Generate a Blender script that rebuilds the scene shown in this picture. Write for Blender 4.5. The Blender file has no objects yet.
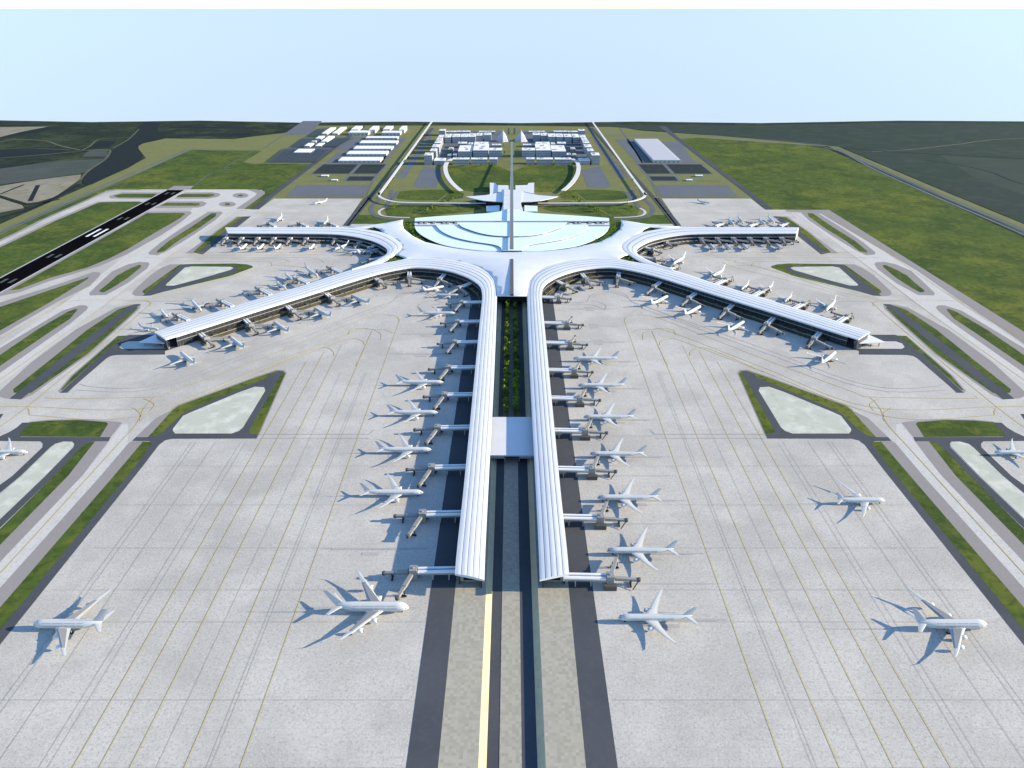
import bpy, bmesh, math, random
from math import radians as R, sin, cos, tan, pi
from mathutils import Vector, Matrix
from mathutils.geometry import tessellate_polygon, delaunay_2d_cdt
random.seed(7)
S = bpy.context.scene
C = S.collection
# ------------------------------------------------------------------ camera
FPX, CAMH = 740.0, 462.0
TH = math.atan(379.0 / FPX)
cam = bpy.data.cameras.new('camera'); cam.sensor_width = 36; cam.lens = FPX / 1024 * 36
cam.clip_start = 1; cam.clip_end = 200000
co = bpy.data.objects.new('camera', cam); C.objects.link(co)
co.location = (0, 0, CAMH); co.rotation_euler = (pi / 2 - TH, 0, 0)
S.camera = co
# ------------------------------------------------------------------ world, sun, exposure
SUN_EL = 17.5
w = bpy.data.worlds.new('World'); S.world = w; w.use_nodes = True
nt = w.node_tree; nt.nodes.clear()
sky = nt.nodes.new('ShaderNodeTexSky'); sky.sky_type = 'NISHITA'; sky.sun_disc = False
sky.sun_elevation = R(SUN_EL); sky.sun_rotation = R(90); sky.air_density = 1.0; sky.dust_density = 0.1; sky.ozone_density = 4.0
bg = nt.nodes.new('ShaderNodeBackground'); bg.inputs['Strength'].default_value = 0.14
ow = nt.nodes.new('ShaderNodeOutputWorld')
nt.links.new(sky.outputs[0], bg.inputs[0]); nt.links.new(bg.outputs[0], ow.inputs[0])
sl = bpy.data.lights.new('sun', 'SUN'); sl.energy = 4.7; sl.angle = R(0.5); sl.color = (1.0, 0.84, 0.60)
so = bpy.data.objects.new('sun', sl); C.objects.link(so)
so.rotation_euler = Vector((-cos(R(SUN_EL)), 0, -sin(R(SUN_EL)))).to_track_quat('-Z', 'Y').to_euler()
S.view_settings.view_transform = 'Standard'; S.view_settings.look = 'None'
S.view_settings.exposure = 1.2; S.view_settings.gamma = 1
S.render.engine = 'CYCLES'
# ------------------------------------------------------------------ geometry of tracing: picture point -> point on a level z
def G(px, py, z=0.0):
    dx = (px - 512) / FPX; dy = (py - 384) / FPX
    ry = cos(TH) - dy * sin(TH); rz = -sin(TH) - dy * cos(TH)
    t = (z - CAMH) / rz
    return Vector((dx * t, ry * t, z))
def zat(py, Y):
    dy = (py - 384) / FPX
    return CAMH + Y * (-sin(TH) - dy * cos(TH)) / (cos(TH) - dy * sin(TH))
def mir(l): return [(1024 - x, y) for x, y in l][::-1]
# ------------------------------------------------------------------ materials
def lin(c): return tuple(c) + (1,) if len(c) == 3 else c
def newmat(name, rough=0.8, metal=0.0, spec=0.3):
    m = bpy.data.materials.new(name); m.use_nodes = True
    n = m.node_tree; b = n.nodes['Principled BSDF']
    b.inputs['Roughness'].default_value = rough; b.inputs['Metallic'].default_value = metal
    b.inputs['Specular IOR Level'].default_value = spec
    return m, n, b
def flat(name, col, rough=0.7, metal=0.0, spec=0.3):
    m, n, b = newmat(name, rough, metal, spec); b.inputs['Base Color'].default_value = lin(col); return m
def noisy(name, layers, base, rough=0.85, bump=None, spec=0.06):
    """layers: list of (scale_m, colour, ramp_lo, ramp_hi, strength)"""
    m, n, b = newmat(name, rough, 0, spec)
    if 'concrete' in name or 'shoulder' in name or 'infield' in name:      # warm cement tone
        wc = lambda c: (c[0] * 1.01, c[1], c[2] * .955)
        base = wc(base); layers = [(a, wc(c), d, e, f) for a, c, d, e, f in layers]
    geo = n.nodes.new('ShaderNodeNewGeometry')
    cur = None
    for i, (sc, col, lo, hi, st) in enumerate(layers):
        no = n.nodes.new('ShaderNodeTexNoise'); no.inputs['Scale'].default_value = 1.0 / sc
        no.inputs['Detail'].default_value = 5; no.inputs['Roughness'].default_value = 0.6
        ad = n.nodes.new('ShaderNodeVectorMath'); ad.operation = 'ADD'; ad.inputs[1].default_value = (i * 137.0, i * 71.0, i * 13.0)
        n.links.new(geo.outputs['Position'], ad.inputs[0]); n.links.new(ad.outputs[0], no.inputs['Vector'])
        mr = n.nodes.new('ShaderNodeMapRange'); mr.inputs['From Min'].default_value = lo; mr.inputs['From Max'].default_value = hi
        mr.inputs['To Max'].default_value = st
        n.links.new(no.outputs['Fac'], mr.inputs['Value'])
        mx = n.nodes.new('ShaderNodeMix'); mx.data_type = 'RGBA'
        n.links.new(mr.outputs[0], mx.inputs[0])
        if cur is None: mx.inputs[6].default_value = lin(base)
        else: n.links.new(cur, mx.inputs[6])
        mx.inputs[7].default_value = lin(col)
        cur = mx.outputs[2]
    n.links.new(cur, b.inputs['Base Color'])
    return m, n, b, cur, geo
def slab_lines(n, b, cur, geo, size, width, col, st):
    """thin joint lines of a slab grid in world metres"""
    sx = n.nodes.new('ShaderNodeSeparateXYZ'); n.links.new(geo.outputs['Position'], sx.inputs[0])
    outs = []
    for a in ('X', 'Y'):
        md = n.nodes.new('ShaderNodeMath'); md.operation = 'PINGPONG'; md.inputs[1].default_value = size / 2
        n.links.new(sx.outputs[a], md.inputs[0])
        lt = n.nodes.new('ShaderNodeMath'); lt.operation = 'LESS_THAN'; lt.inputs[1].default_value = width / 2
        n.links.new(md.outputs[0], lt.inputs[0]); outs.append(lt.outputs[0])
    mx = n.nodes.new('ShaderNodeMath'); mx.operation = 'MAXIMUM'
    n.links.new(outs[0], mx.inputs[0]); n.links.new(outs[1], mx.inputs[1])
    mu = n.nodes.new('ShaderNodeMath'); mu.operation = 'MULTIPLY'; mu.inputs[1].default_value = st
    n.links.new(mx.outputs[0], mu.inputs[0])
    m2 = n.nodes.new('ShaderNodeMix'); m2.data_type = 'RGBA'
    n.links.new(mu.outputs[0], m2.inputs[0]); n.links.new(cur, m2.inputs[6]); m2.inputs[7].default_value = lin(col)
    n.links.new(m2.outputs[2], b.inputs['Base Color'])
    return m2.outputs[2]
def cells(n, b, cur, geo, size, c1, c2, st):
    """square panels with a tint of their own"""
    vm = n.nodes.new('ShaderNodeVectorMath'); vm.operation = 'SNAP'; vm.inputs[1].default_value = (size, size, 1000)
    n.links.new(geo.outputs['Position'], vm.inputs[0])
    wn = n.nodes.new('ShaderNodeTexWhiteNoise'); n.links.new(vm.outputs[0], wn.inputs[0])
    m1 = n.nodes.new('ShaderNodeMix'); m1.data_type = 'RGBA'; m1.inputs[6].default_value = lin(c1); m1.inputs[7].default_value = lin(c2)
    n.links.new(wn.outputs['Value'], m1.inputs[0])
    m2 = n.nodes.new('ShaderNodeMix'); m2.data_type = 'RGBA'; m2.inputs[0].default_value = st
    n.links.new(cur, m2.inputs[6]); n.links.new(m1.outputs[2], m2.inputs[7]); n.links.new(m2.outputs[2], b.inputs['Base Color'])
    return m2.outputs[2]
M = {}
m_, n_, b_, c_, g_ = noisy('apron_concrete', [(260, (.37, .362, .35), .40, .60, .8), (70, (.54, .53, .51), .44, .62, .65), (2.0, (.22, .22, .215), .50, .66, .5), (1.4, (.68, .67, .65), .54, .68, .5), (5, (.33, .32, .31), .52, .70, .35), (24, (.34, .335, .32), .55, .75, .45), (110, (.35, .34, .325), .60, .78, .5)], (.455, .445, .43), spec=.1)
c_ = slab_lines(n_, b_, c_, g_, 7.5, .3, (.33, .33, .33), .18)
c_ = slab_lines(n_, b_, c_, g_, 60, .5, (.30, .30, .30), .15)
M['concrete'] = m_
m_, n_, b_, c_, g_ = noisy('taxiway_concrete', [(200, (.53, .525, .52), .35, .65, .6), (3.4, (.33, .33, .33), .5, .68, .55), (30, (.42, .415, .41), .5, .72, .5)], (.50, .495, .49), spec=.1); M['taxiway'] = m_
M['shoulder'] = noisy('shoulder_asphalt', [(120, (.24, .225, .23), .35, .65, .6), (6, (.30, .285, .29), .5, .75, .5)], (.27, .255, .26))[0]
M['asphalt'] = noisy('service_asphalt', [(90, (.06, .067, .08), .4, .6, .7), (5, (.095, .1, .11), .5, .8, .5)], (.075, .082, .094))[0]
M['lotasphalt'] = noisy('parking_asphalt', [(90, (.11, .125, .145), .4, .6, .7), (5, (.15, .16, .18), .5, .8, .5)], (.125, .14, .16))[0]
M['grass'] = noisy('airfield_grass', [(260, (.130, .150, .026), .46, .60, .85), (120, (.034, .064, .018), .50, .62, .75), (40, (.036, .066, .016), .50, .62, .6), (22, (.13, .145, .028), .52, .66, .6), (9, (.034, .060, .014), .50, .62, .65), (3.5, (.13, .14, .04), .55, .68, .4)], (.066, .104, .022), .95)[0]
M['verge'] = noisy('dry_verge_grass', [(120, (.15, .16, .062), .4, .62, .8), (20, (.20, .20, .085), .45, .7, .6), (6, (.11, .12, .045), .5, .7, .5)], (.16, .175, .07), .95)[0]
m_, n_, b_, c_, g_ = noisy('pale_infield', [(24, (.60, .61, .57), .48, .66, .8), (9, (.36, .40, .33), .5, .7, .6)], (.45, .47, .42)); M['pale'] = m_
M['runway'] = noisy('runway_asphalt', [(60, (.006, .006, .007), .4, .6, .7)], (.004, .004, .005), 1, spec=0)[0]
m_, n_, b_, c_, g_ = noisy('forecourt_pavers', [(60, (.36, .34, .27), .4, .65, .5)], (.33, .32, .27))
cells(n_, b_, c_, g_, 2.6, (.27, .25, .20), (.46, .44, .37), .38); M['pavers'] = m_
M['wallcon'] = noisy('trench_wall', [(8, (.40, .35, .24), .4, .7, .8)], (.50, .43, .28))[0]
M['white'] = flat('white_paint', (.8, .8, .8), .5)
M['yellow'] = flat('yellow_line_paint', (.50, .38, .06), .7)
M['grey'] = flat('grey_line_paint', (.31, .31, .31), .7, spec=.1)
M['dim'] = flat('worn_runway_paint', (.10, .13, .12), .7)
# far land
m_, n_, b_, c_, g_ = noisy('farmland', [(500, (.018, .026, .018), .42, .58, .9), (130, (.050, .066, .030), .5, .62, .7), (40, (.012, .018, .012), .48, .62, .7), (15, (.07, .08, .045), .56, .7, .5)], (.026, .038, .020), .95)
M['farm'] = m_
M['pond'] = noisy('fish_pond', [(200, (.012, .018, .022), .4, .6, .8)], (.018, .024, .028), .95)[0]
M['greyfield'] = noisy('grey_field', [(120, (.075, .085, .075), .4, .6, .8), (30, (.045, .058, .045), .5, .7, .6)], (.06, .072, .064))[0]
M['brown'] = noisy('bare_soil', [(80, (.27, .26, .20), .4, .62, .8), (25, (.15, .14, .09), .50, .68, .7)], (.22, .205, .15))[0]
M['bank'] = noisy('pale_bank', [(60, (.12, .12, .08), .4, .6, .8)], (.09, .10, .06))[0]
m_, n_, b_ = newmat('river_water', .9, 0, .03); b_.inputs['Base Color'].default_value = (.020, .026, .028, 1); M['river'] = m_
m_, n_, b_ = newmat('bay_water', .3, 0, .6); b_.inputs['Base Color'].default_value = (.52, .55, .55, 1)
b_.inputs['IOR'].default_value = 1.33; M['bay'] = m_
# building materials
M['roof'] = noisy('white_metal_roof', [(25, (.57, .595, .635), .4, .65, .6)], (.63, .655, .69), .4, spec=.35)[0]
M['groove'] = flat('roof_seam', (.15, .17, .21), .5)
M['glass'] = flat('dark_glass', (.018, .024, .032), .15, 0, .6)
m_, n_, b_, c_, g_ = noisy('facade_glazing', [(3, (.03, .035, .04), .4, .6, .8)], (.02, .024, .03), .25, spec=.5)
slab_lines(n_, b_, c_, g_, 6, .5, (.08, .08, .078), .7); M['facade'] = m_
M['soffit'] = flat('grey_soffit', (.35, .35, .36), .6)
M['louvre'] = noisy('olive_louvre', [(6, (.045, .042, .028), .4, .6, .8)], (.07, .064, .042))[0]
M['beige'] = flat('beige_cladding', (.48, .44, .36), .6)
M['petal'] = noisy('pale_membrane_roof', [(30, (.64, .76, .79), .4, .65, .6)], (.68, .80, .83), .4, spec=.5)[0]
M['spine'] = flat('grey_walkway_roof', (.16, .15, .145), .35, .3, .5)
M['canal'] = flat('brown_walkway_deck', (.10, .088, .072), .6)
M['plane'] = flat('white_aircraft_paint', (.53, .55, .555), .35, 0, .4)
M['wing'] = flat('pale_grey_wing_paint', (.49, .51, .51), .4, 0, .3)
M['wingpanel'] = flat('grey_wing_panel', (.27, .27, .275), .5)
M['finmat'] = flat('grey_fin_paint', (.46, .48, .51), .4)
M['dark'] = flat('dark_rubber', (.02, .02, .022), .8)
M['engine'] = flat('nacelle_paint', (.68, .69, .70), .3)
M['steel'] = flat('grey_steel', (.28, .28, .27), .5, .2)
M['darksteel'] = flat('dark_steel', (.09, .09, .085), .6, .2)
M['tube'] = flat('bridge_roof_white', (.74, .76, .79), .3, .1, .5)
M['tubeside'] = flat('bridge_side_grey', (.36, .37, .39), .35, .2)
M['shed'] = flat('shed_roof_white', (.82, .82, .82), .6)
M['shedwall'] = flat('shed_wall_grey', (.45, .46, .48), .7)
M['bigroof'] = flat('warehouse_roof_grey', (.50, .50, .53), .7)
M['cityroof'] = flat('city_roof_grey', (.72, .72, .73), .7)
m_, n_, b_, c_, g_ = noisy('city_wall', [(30, (.30, .32, .34), .4, .6, .6)], (.38, .39, .40), .6)
M['citywall'] = m_
M['window'] = flat('window_band', (.20, .22, .24), .4)
M['rail'] = flat('viaduct_white', (.62, .62, .60), .6)
M['road'] = noisy('road_grey', [(40, (.10, .115, .13), .4, .6, .7)], (.12, .13, .145))[0]
M['lotlines'] = flat('canopy_dark', (.03, .037, .04), .5)
M['lake'] = noisy('solar_pond', [(30, (.022, .032, .034), .4, .6, .8)], (.032, .040, .042), .95)[0]
def leafmat(name, a, b2):
    m, n, b, c, g = noisy(name, [(1.6, b2, .4, .65, .9)], a, .8)
    return m
M['leaf'] = leafmat('leaf_green', (.13, .22, .022), (.28, .34, .04))
M['leafd'] = leafmat('leaf_dark', (.05, .09, .014), (.10, .15, .02))
M['bark'] = flat('bark', (.09, .065, .045), .9)
# ------------------------------------------------------------------ object helpers
def link(name, verts, faces, mat, parent=None, smooth=False, mats=None, fm=None):
    me = bpy.data.meshes.new(name); me.from_pydata([tuple(v) for v in verts], [], faces); me.update()
    if mats:
        for q in mats: me.materials.append(q)
        for i, p in enumerate(me.polygons): p.material_index = fm[i]
    else: me.materials.append(mat)
    if smooth:
        for p in me.polygons: p.use_smooth = True
    o = bpy.data.objects.new(name, me); C.objects.link(o)
    if parent: o.parent = parent
    return o
def tag(o, label=None, cat=None, group=None, kind=None):
    if label: o['label'] = label
    if cat: o['category'] = cat
    if group: o['group'] = group
    if kind: o['kind'] = kind
    return o
def thing(name, label, cat, loc=(0, 0, 0), rz=0, group=None):
    o = bpy.data.objects.new(name, None); C.objects.link(o); o.location = loc; o.rotation_euler = (0, 0, rz)
    o.empty_display_size = 2
    return tag(o, label, cat, group)
def struct(name, verts, faces, mat):
    return tag(link(name, verts, faces, mat), kind='structure')
class MB:
    def __init__(s): s.v = []; s.f = []
    def box(s, c, d, rz=0, taper=1.0):
        x, y, z = c; a, b, h = d[0] / 2, d[1] / 2, d[2] / 2; k = len(s.v); ca, sa = cos(rz), sin(rz)
        for (i, j, l) in ((-1, -1, -1), (1, -1, -1), (1, 1, -1), (-1, 1, -1), (-1, -1, 1), (1, -1, 1), (1, 1, 1), (-1, 1, 1)):
            t = taper if l > 0 else 1
            u, w_ = i * a * t, j * b * t
            s.v.append((x + u * ca - w_ * sa, y + u * sa + w_ * ca, z + l * h))
        s.f += [tuple(k + q for q in f) for f in ((0, 3, 2, 1), (4, 5, 6, 7), (0, 1, 5, 4), (1, 2, 6, 5), (2, 3, 7, 6), (3, 0, 4, 7))]
        return s
    def beam(s, p, q, wd, h, wd2=None, h2=None):
        """box beam from p to q, level cross axis"""
        p, q = Vector(p), Vector(q); d = (q - p).normalized(); r = d.cross(Vector((0, 0, 1)))
        if r.length < 1e-4: r = Vector((1, 0, 0))
        r.normalize(); u = r.cross(d).normalized(); k = len(s.v)
        for c, a, b in ((p, wd / 2, h / 2), (q, (wd2 or wd) / 2, (h2 or h) / 2)):
            for i, j in ((-1, -1), (1, -1), (1, 1), (-1, 1)): s.v.append(c + r * i * a + u * j * b)
        s.f += [tuple(k + x for x in f) for f in ((0, 1, 2, 3), (7, 6, 5, 4), (0, 4, 5, 1), (1, 5, 6, 2), (2, 6, 7, 3), (3, 7, 4, 0))]
        return s
    def lathe(s, prof, n=16, org=(0, 0, 0), axis='x', cap=True):
        """prof: list of (pos, radius[, dz])"""
        k = len(s.v)
        for t in prof:
            x, r = t[0], t[1]; dz = t[2] if len(t) > 2 else 0; sz = t[3] if len(t) > 3 else 1
            for i in range(n):
                a = 2 * pi * i / n
                if axis == 'x': s.v.append((org[0] + x, org[1] + r * cos(a), org[2] + dz + r * sin(a) * sz))
                else: s.v.append((org[0] + r * cos(a), org[1] + r * sin(a), org[2] + x))
        for j in range(len(prof) - 1):
            for i in range(n):
                a, b = k + j * n + i, k + j * n + (i + 1) % n
                s.f.append((a, b, b + n, a + n))
        if cap:
            s.f.append(tuple(k + i for i in range(n))[::-1]); s.f.append(tuple(k + (len(prof) - 1) * n + i for i in range(n)))
        return s
    def add(s, v, f):
        k = len(s.v); s.v += list(v); s.f += [tuple(k + i for i in t) for t in f]; return s
    def each(s, name, mat, parent=None, nv=8):
        """every box of the list as a part of its own"""
        for k in range(0, len(s.v), nv):
            link(name, s.v[k:k + nv], [tuple(i - k for i in f) for f in s.f if k <= f[0] < k + nv], mat, parent)
    def build(s, name, mat, parent=None, smooth=False): return link(name, s.v, s.f, mat, parent, smooth)
def sheetdata(pts):
    fs = tessellate_polygon([[Vector((p[0], p[1], 0)) for p in pts]])
    out = []
    for f in fs:
        a, b, c = [Vector(pts[i]) for i in f]
        out.append(tuple(f) if (b - a).cross(c - a).z > 0 else (f[0], f[2], f[1]))
    return [tuple(p) for p in pts], out
def smoothpx(l, it=2):
    """corner cutting of a closed outline"""
    for _ in range(it):
        o = []
        for i in range(len(l)):
            a, b = l[i], l[(i + 1) % len(l)]
            o += [(a[0] * .75 + b[0] * .25, a[1] * .75 + b[1] * .25), (a[0] * .25 + b[0] * .75, a[1] * .25 + b[1] * .75)]
        l = o
    return l
def layer(name, outlines, mat, z, both=False, sm=0, base=-0.5, kind='structure'):
    mb = MB()
    for l in outlines:
        if sm: l = smoothpx(l, sm)
        for q in ([l, mir(l)] if both else [l]):
            v, f = sheetdata([G(x, y, 0) for x, y in q]); mb.add([(a, b, z) for a, b, c in v], f)
    return tag(mb.build(name, mat), kind=kind)
def poly3(pts, z):  # world points
    v, f = sheetdata([Vector((p[0], p[1], z)) for p in pts]); return v, f
def prism(mb, pts, z0, z1):
    """closed volume over a world outline"""
    v, f = sheetdata([Vector((p[0], p[1], z1)) for p in pts]); n = len(pts); k = len(mb.v)
    area = sum(pts[i][0] * pts[(i + 1) % n][1] - pts[(i + 1) % n][0] * pts[i][1] for i in range(n))
    mb.v += v + [(p[0], p[1], z0) for p in pts]
    mb.f += [tuple(k + i for i in t) for t in f] + [(k + t[0] + n, k + t[2] + n, k + t[1] + n) for t in f]
    for i in range(n):
        j = (i + 1) % n
        q = (k + i, k + n + i, k + n + j, k + j)
        mb.f.append(q if area > 0 else q[::-1])
    return mb
def resample(pts, n, cat=True):
    pts = [Vector(p) for p in pts]
    if cat and len(pts) > 2:  # catmull-rom
        d = []
        for i in range(len(pts) - 1):
            p0 = pts[max(i - 1, 0)]; p1 = pts[i]; p2 = pts[i + 1]; p3 = pts[min(i + 2, len(pts) - 1)]
            for k in range(8):
                t = k / 8
                d.append(.5 * ((2 * p1) + (p2 - p0) * t + (2 * p0 - 5 * p1 + 4 * p2 - p3) * t * t + (3 * p1 - p0 - 3 * p2 + p3) * t ** 3))
        d.append(pts[-1]); pts = d
    L = [0]
    for i in range(1, len(pts)): L.append(L[-1] + (pts[i] - pts[i - 1]).length)
    out = []; j = 0
    for k in range(n):
        t = L[-1] * k / (n - 1)
        while j < len(L) - 2 and L[j + 1] < t: j += 1
        u = (t - L[j]) / max(L[j + 1] - L[j], 1e-6); out.append(pts[j].lerp(pts[j + 1], min(u, 1)))
    return out
def strip(mb, pts, width, z, cat=True, n=None):
    """flat ribbon of constant width along a world polyline"""
    pts = [Vector((p[0], p[1], 0)) for p in pts]
    if cat and len(pts) > 2: pts = resample(pts, n or len(pts) * 5)
    k = len(mb.v)
    for i, p in enumerate(pts):
        d = (pts[min(i + 1, len(pts) - 1)] - pts[max(i - 1, 0)]).normalized(); nrm = Vector((-d.y, d.x, 0)) * width / 2
        mb.v += [(p.x + nrm.x, p.y + nrm.y, z), (p.x - nrm.x, p.y - nrm.y, z)]
    for i in range(len(pts) - 1): mb.f.append((k + 2 * i, k + 2 * i + 1, k + 2 * i + 3, k + 2 * i + 2))
    return mb
def pxs(l, z=0): return [G(x, y, z) for x, y in l]
# ------------------------------------------------------------------ ground
TX = 23.0                                   # half width of the sunken road court
Y0, YH = 60.0, G(512, 293, 0).y            # near and far end of the court
YB = G(512, 118, 0).y
def ringsheet(name, x, y0, y1, z, mat):
    v = [(a, b, z) for b in (y0, Y0, YH, y1) for a in (-x, -TX, TX, x)]
    f = [(j * 4 + i, j * 4 + i + 1, j * 4 + i + 5, j * 4 + i + 4) for j in range(3) for i in range(3) if not (i == 1 and j == 1)]
    return struct(name, v, f, mat)
ringsheet('ground', 90000, -2500, 120000, -0.45, M['farm'])
# the bay beyond the far shore
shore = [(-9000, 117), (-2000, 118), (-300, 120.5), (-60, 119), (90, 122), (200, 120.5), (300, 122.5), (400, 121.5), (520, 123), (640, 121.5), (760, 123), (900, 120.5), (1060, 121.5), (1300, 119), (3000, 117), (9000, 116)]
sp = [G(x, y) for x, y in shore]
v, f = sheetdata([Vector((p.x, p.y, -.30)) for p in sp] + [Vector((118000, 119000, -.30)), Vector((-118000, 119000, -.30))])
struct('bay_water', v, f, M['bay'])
# airfield grass: left and right halves and the strip behind the terminal
layer('airfield_grass', [
    [(-260, 345), (0, 231), (128, 176), (190.5, 149.7), (262, 149.7), (330, 150), (420, 140), (512, 140), (600, 140), (655, 136), (700, 137), (768, 141.5), (800, 144.5), (828, 149), (932, 195.5), (1024, 237.5), (1300, 366), (1700, 600), (1700, 768), (545.8, 768), (524.75, 293), (499.25, 293), (478.2, 768), (-700, 768), (-700, 560)]],
    M['grass'], -0.35)
Vp = [(-260, 322), (0, 224), (128, 168), (140, 161), (146, 158), (137, 146.8), (143, 143.4), (165.5, 138.4), (234, 139), (256, 136.1), (283.5, 133), (298, 128), (306, 125.5), (512, 125.5), (620, 127), (640, 130.5), (700, 134.6), (800, 140), (839, 147), (947, 192.5), (1024, 224), (1300, 340), (1300, 358), (1024, 233), (932, 191.5), (828, 146.2), (780, 143), (700, 137.5), (679, 139), (700, 155), (713, 163.6), (768, 209), (690, 215), (334, 215), (256, 209), (311, 163.6), (252, 163.4), (243, 162.2), (262, 150.5), (190.5, 149.7), (128, 177), (18.8, 223.6), (0, 232.5), (-260, 345)]
layer('verge', [Vp], M['verge'], -0.30)
# landside park around the loop roads
layer('park_lawn', [[(446, 165), (512, 165), (512, 192), (462, 192), (450, 182), (445.5, 172)], [(392, 194), (402, 190.5), (445, 189), (465, 192), (462, 200), (400, 200.5)], [(384, 209), (392, 204.5), (430, 204), (470, 203.5), (486, 210), (430, 215.5), (404, 218), (388, 217)]], M['grass'], -0.22, True, 1)
# left far land: river, ponds and fields
layer('river_water', [[(140.5, 122), (161, 122), (158, 129), (157, 132), (160, 135.3), (165, 138.2), (143, 143), (136.8, 146.6), (144, 157), (139, 160), (128, 167.6), (104, 178.6), (87.5, 186.3), (80, 183), (87.5, 170.5), (108.8, 156.8), (115, 148), (128, 140.5)]], M['river'], -0.25, sm=1)
layer('fish_pond', [[(-80, 152), (0, 149.5), (42, 147), (70, 151), (56, 153), (0, 157.5), (-80, 161)], [(-80, 135), (0, 139), (60, 128), (20, 127), (-80, 130)], [(88, 147.5), (100, 140.5), (117, 140.5), (110, 147)], [(0, 168), (34, 163.5), (34, 162), (0, 165.5)], [(160, 137), (250, 135), (250, 132.5), (180, 134)], [(170, 127.5), (256, 129), (256, 127), (170, 126)]], M['pond'], -0.25)
layer('grey_field', [[(-80, 180), (0, 168.5), (60, 161), (104, 158.5), (88, 171), (78, 174), (42, 178.5), (0, 184.5), (-80, 196)], [(90, 149.5), (108, 149), (107, 156.5), (82, 156.5)]], M['greyfield'], -0.26)
layer('bare_field', [[(0, 186), (42.5, 179), (81, 174.3), (80, 179), (67.5, 188), (55, 196.8), (37.5, 201.8), (27, 203), (0, 195), (-60, 188)], [(-60, 200), (0, 198), (22, 205), (24, 208), (0, 212.4), (-60, 222)], [(0, 127), (48, 126.5), (20, 132), (0, 137), (-60, 140)]], M['brown'], -0.24)
mb = MB()
for l, wd in (([(0, 142), (14, 139.5), (44, 140.5), (60, 145.5), (80, 150)], 9), ([(0, 158), (50, 154), (84, 150.5), (108, 149.5), (109, 154), (104, 160), (88, 171), (80, 180)], 8), ([(82, 150), (90, 146), (100, 139), (128, 137.5)], 7), ([(0, 170), (60, 160.5), (106, 157.5)], 5), ([(113, 148), (128, 139.5), (139, 129)], 6), ([(1300, 128), (1024, 138), (960, 144), (905, 150), (872, 151.5)], 10), ([(0, 149), (30, 148), (70, 150)], 5)):
    strip(mb, pxs(l), wd, -.2)
tag(mb.build('field_bank', M['bank']), kind='structure')
mb = MB()
for l, wd in (([(30, 201), (38, 185)], 12), ([(0, 194), (24, 184.5)], 8), ([(0, 196.3), (27, 204.5), (60, 199)], 9), ([(-40, 226), (30, 209), (80, 184)], 14)): strip(mb, pxs(l), wd, -.18)
strip(mb, pxs([(842, 147.5), (890, 151.5), (1024, 158.6), (1300, 172)]), 9, -.18); strip(mb, pxs([(925, 160), (960, 165), (990, 172), (1010, 180), (1030, 186)]), 7, -.18)
tag(mb.build('field_ditch', M['pond']), kind='structure')
layer('grey_field', [[(940, 155), (1024, 160), (1300, 175), (1500, 300), (1100, 215), (1024, 195), (970, 175)]], noisy('green_grey_field', [(90, (.048, .066, .045), .4, .6, .8)], (.042, .056, .046))[0], -.2)
layer('dark_field', [[(600, 124.6), (760, 125), (900, 122.6), (1060, 123), (1300, 121.5), (1500, 150), (1700, 400), (1300, 338), (1024, 223), (947, 191.5), (880, 163), (842, 147), (700, 134), (600, 126)]], noisy('dark_grey_field', [(300, (.028, .048, .032), .4, .6, .9), (60, (.050, .068, .045), .48, .66, .6), (18, (.024, .034, .028), .5, .68, .5)], (.034, .048, .040))[0], -0.27)
# ------------------------------------------------------------------ pavement
Mleft = [(106, 191), (116, 189.4), (256, 189.4), (264, 191.2), (265, 193.6), (244, 209), (258.8, 209.4), (273.5, 198.6), (362.3, 198.6), (345, 224), (420, 224), (512, 224), (512, 293), (499.25, 293), (478.2, 768), (-700, 768), (-700, 560), (-150, 372), (0, 285), (98.8, 235), (142, 211.5), (150, 202), (128, 201.8), (98.8, 202.4), (57.5, 220), (0, 247), (-260, 367), (-260, 356), (0, 240), (41, 220), (87.5, 199.5)]
layer('apron', [Mleft], M['concrete'], 0.0)
Mright = [(661.7, 198.6), (750.5, 198.6), (765.2, 209.6), (828.8, 210), (1024, 332), (1500, 629), (1700, 768), (545.8, 768), (524.75, 293), (512, 293), (512, 224), (604, 224), (679, 224)]
layer('apron', [Mright], M['concrete'], 0.0)
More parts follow.
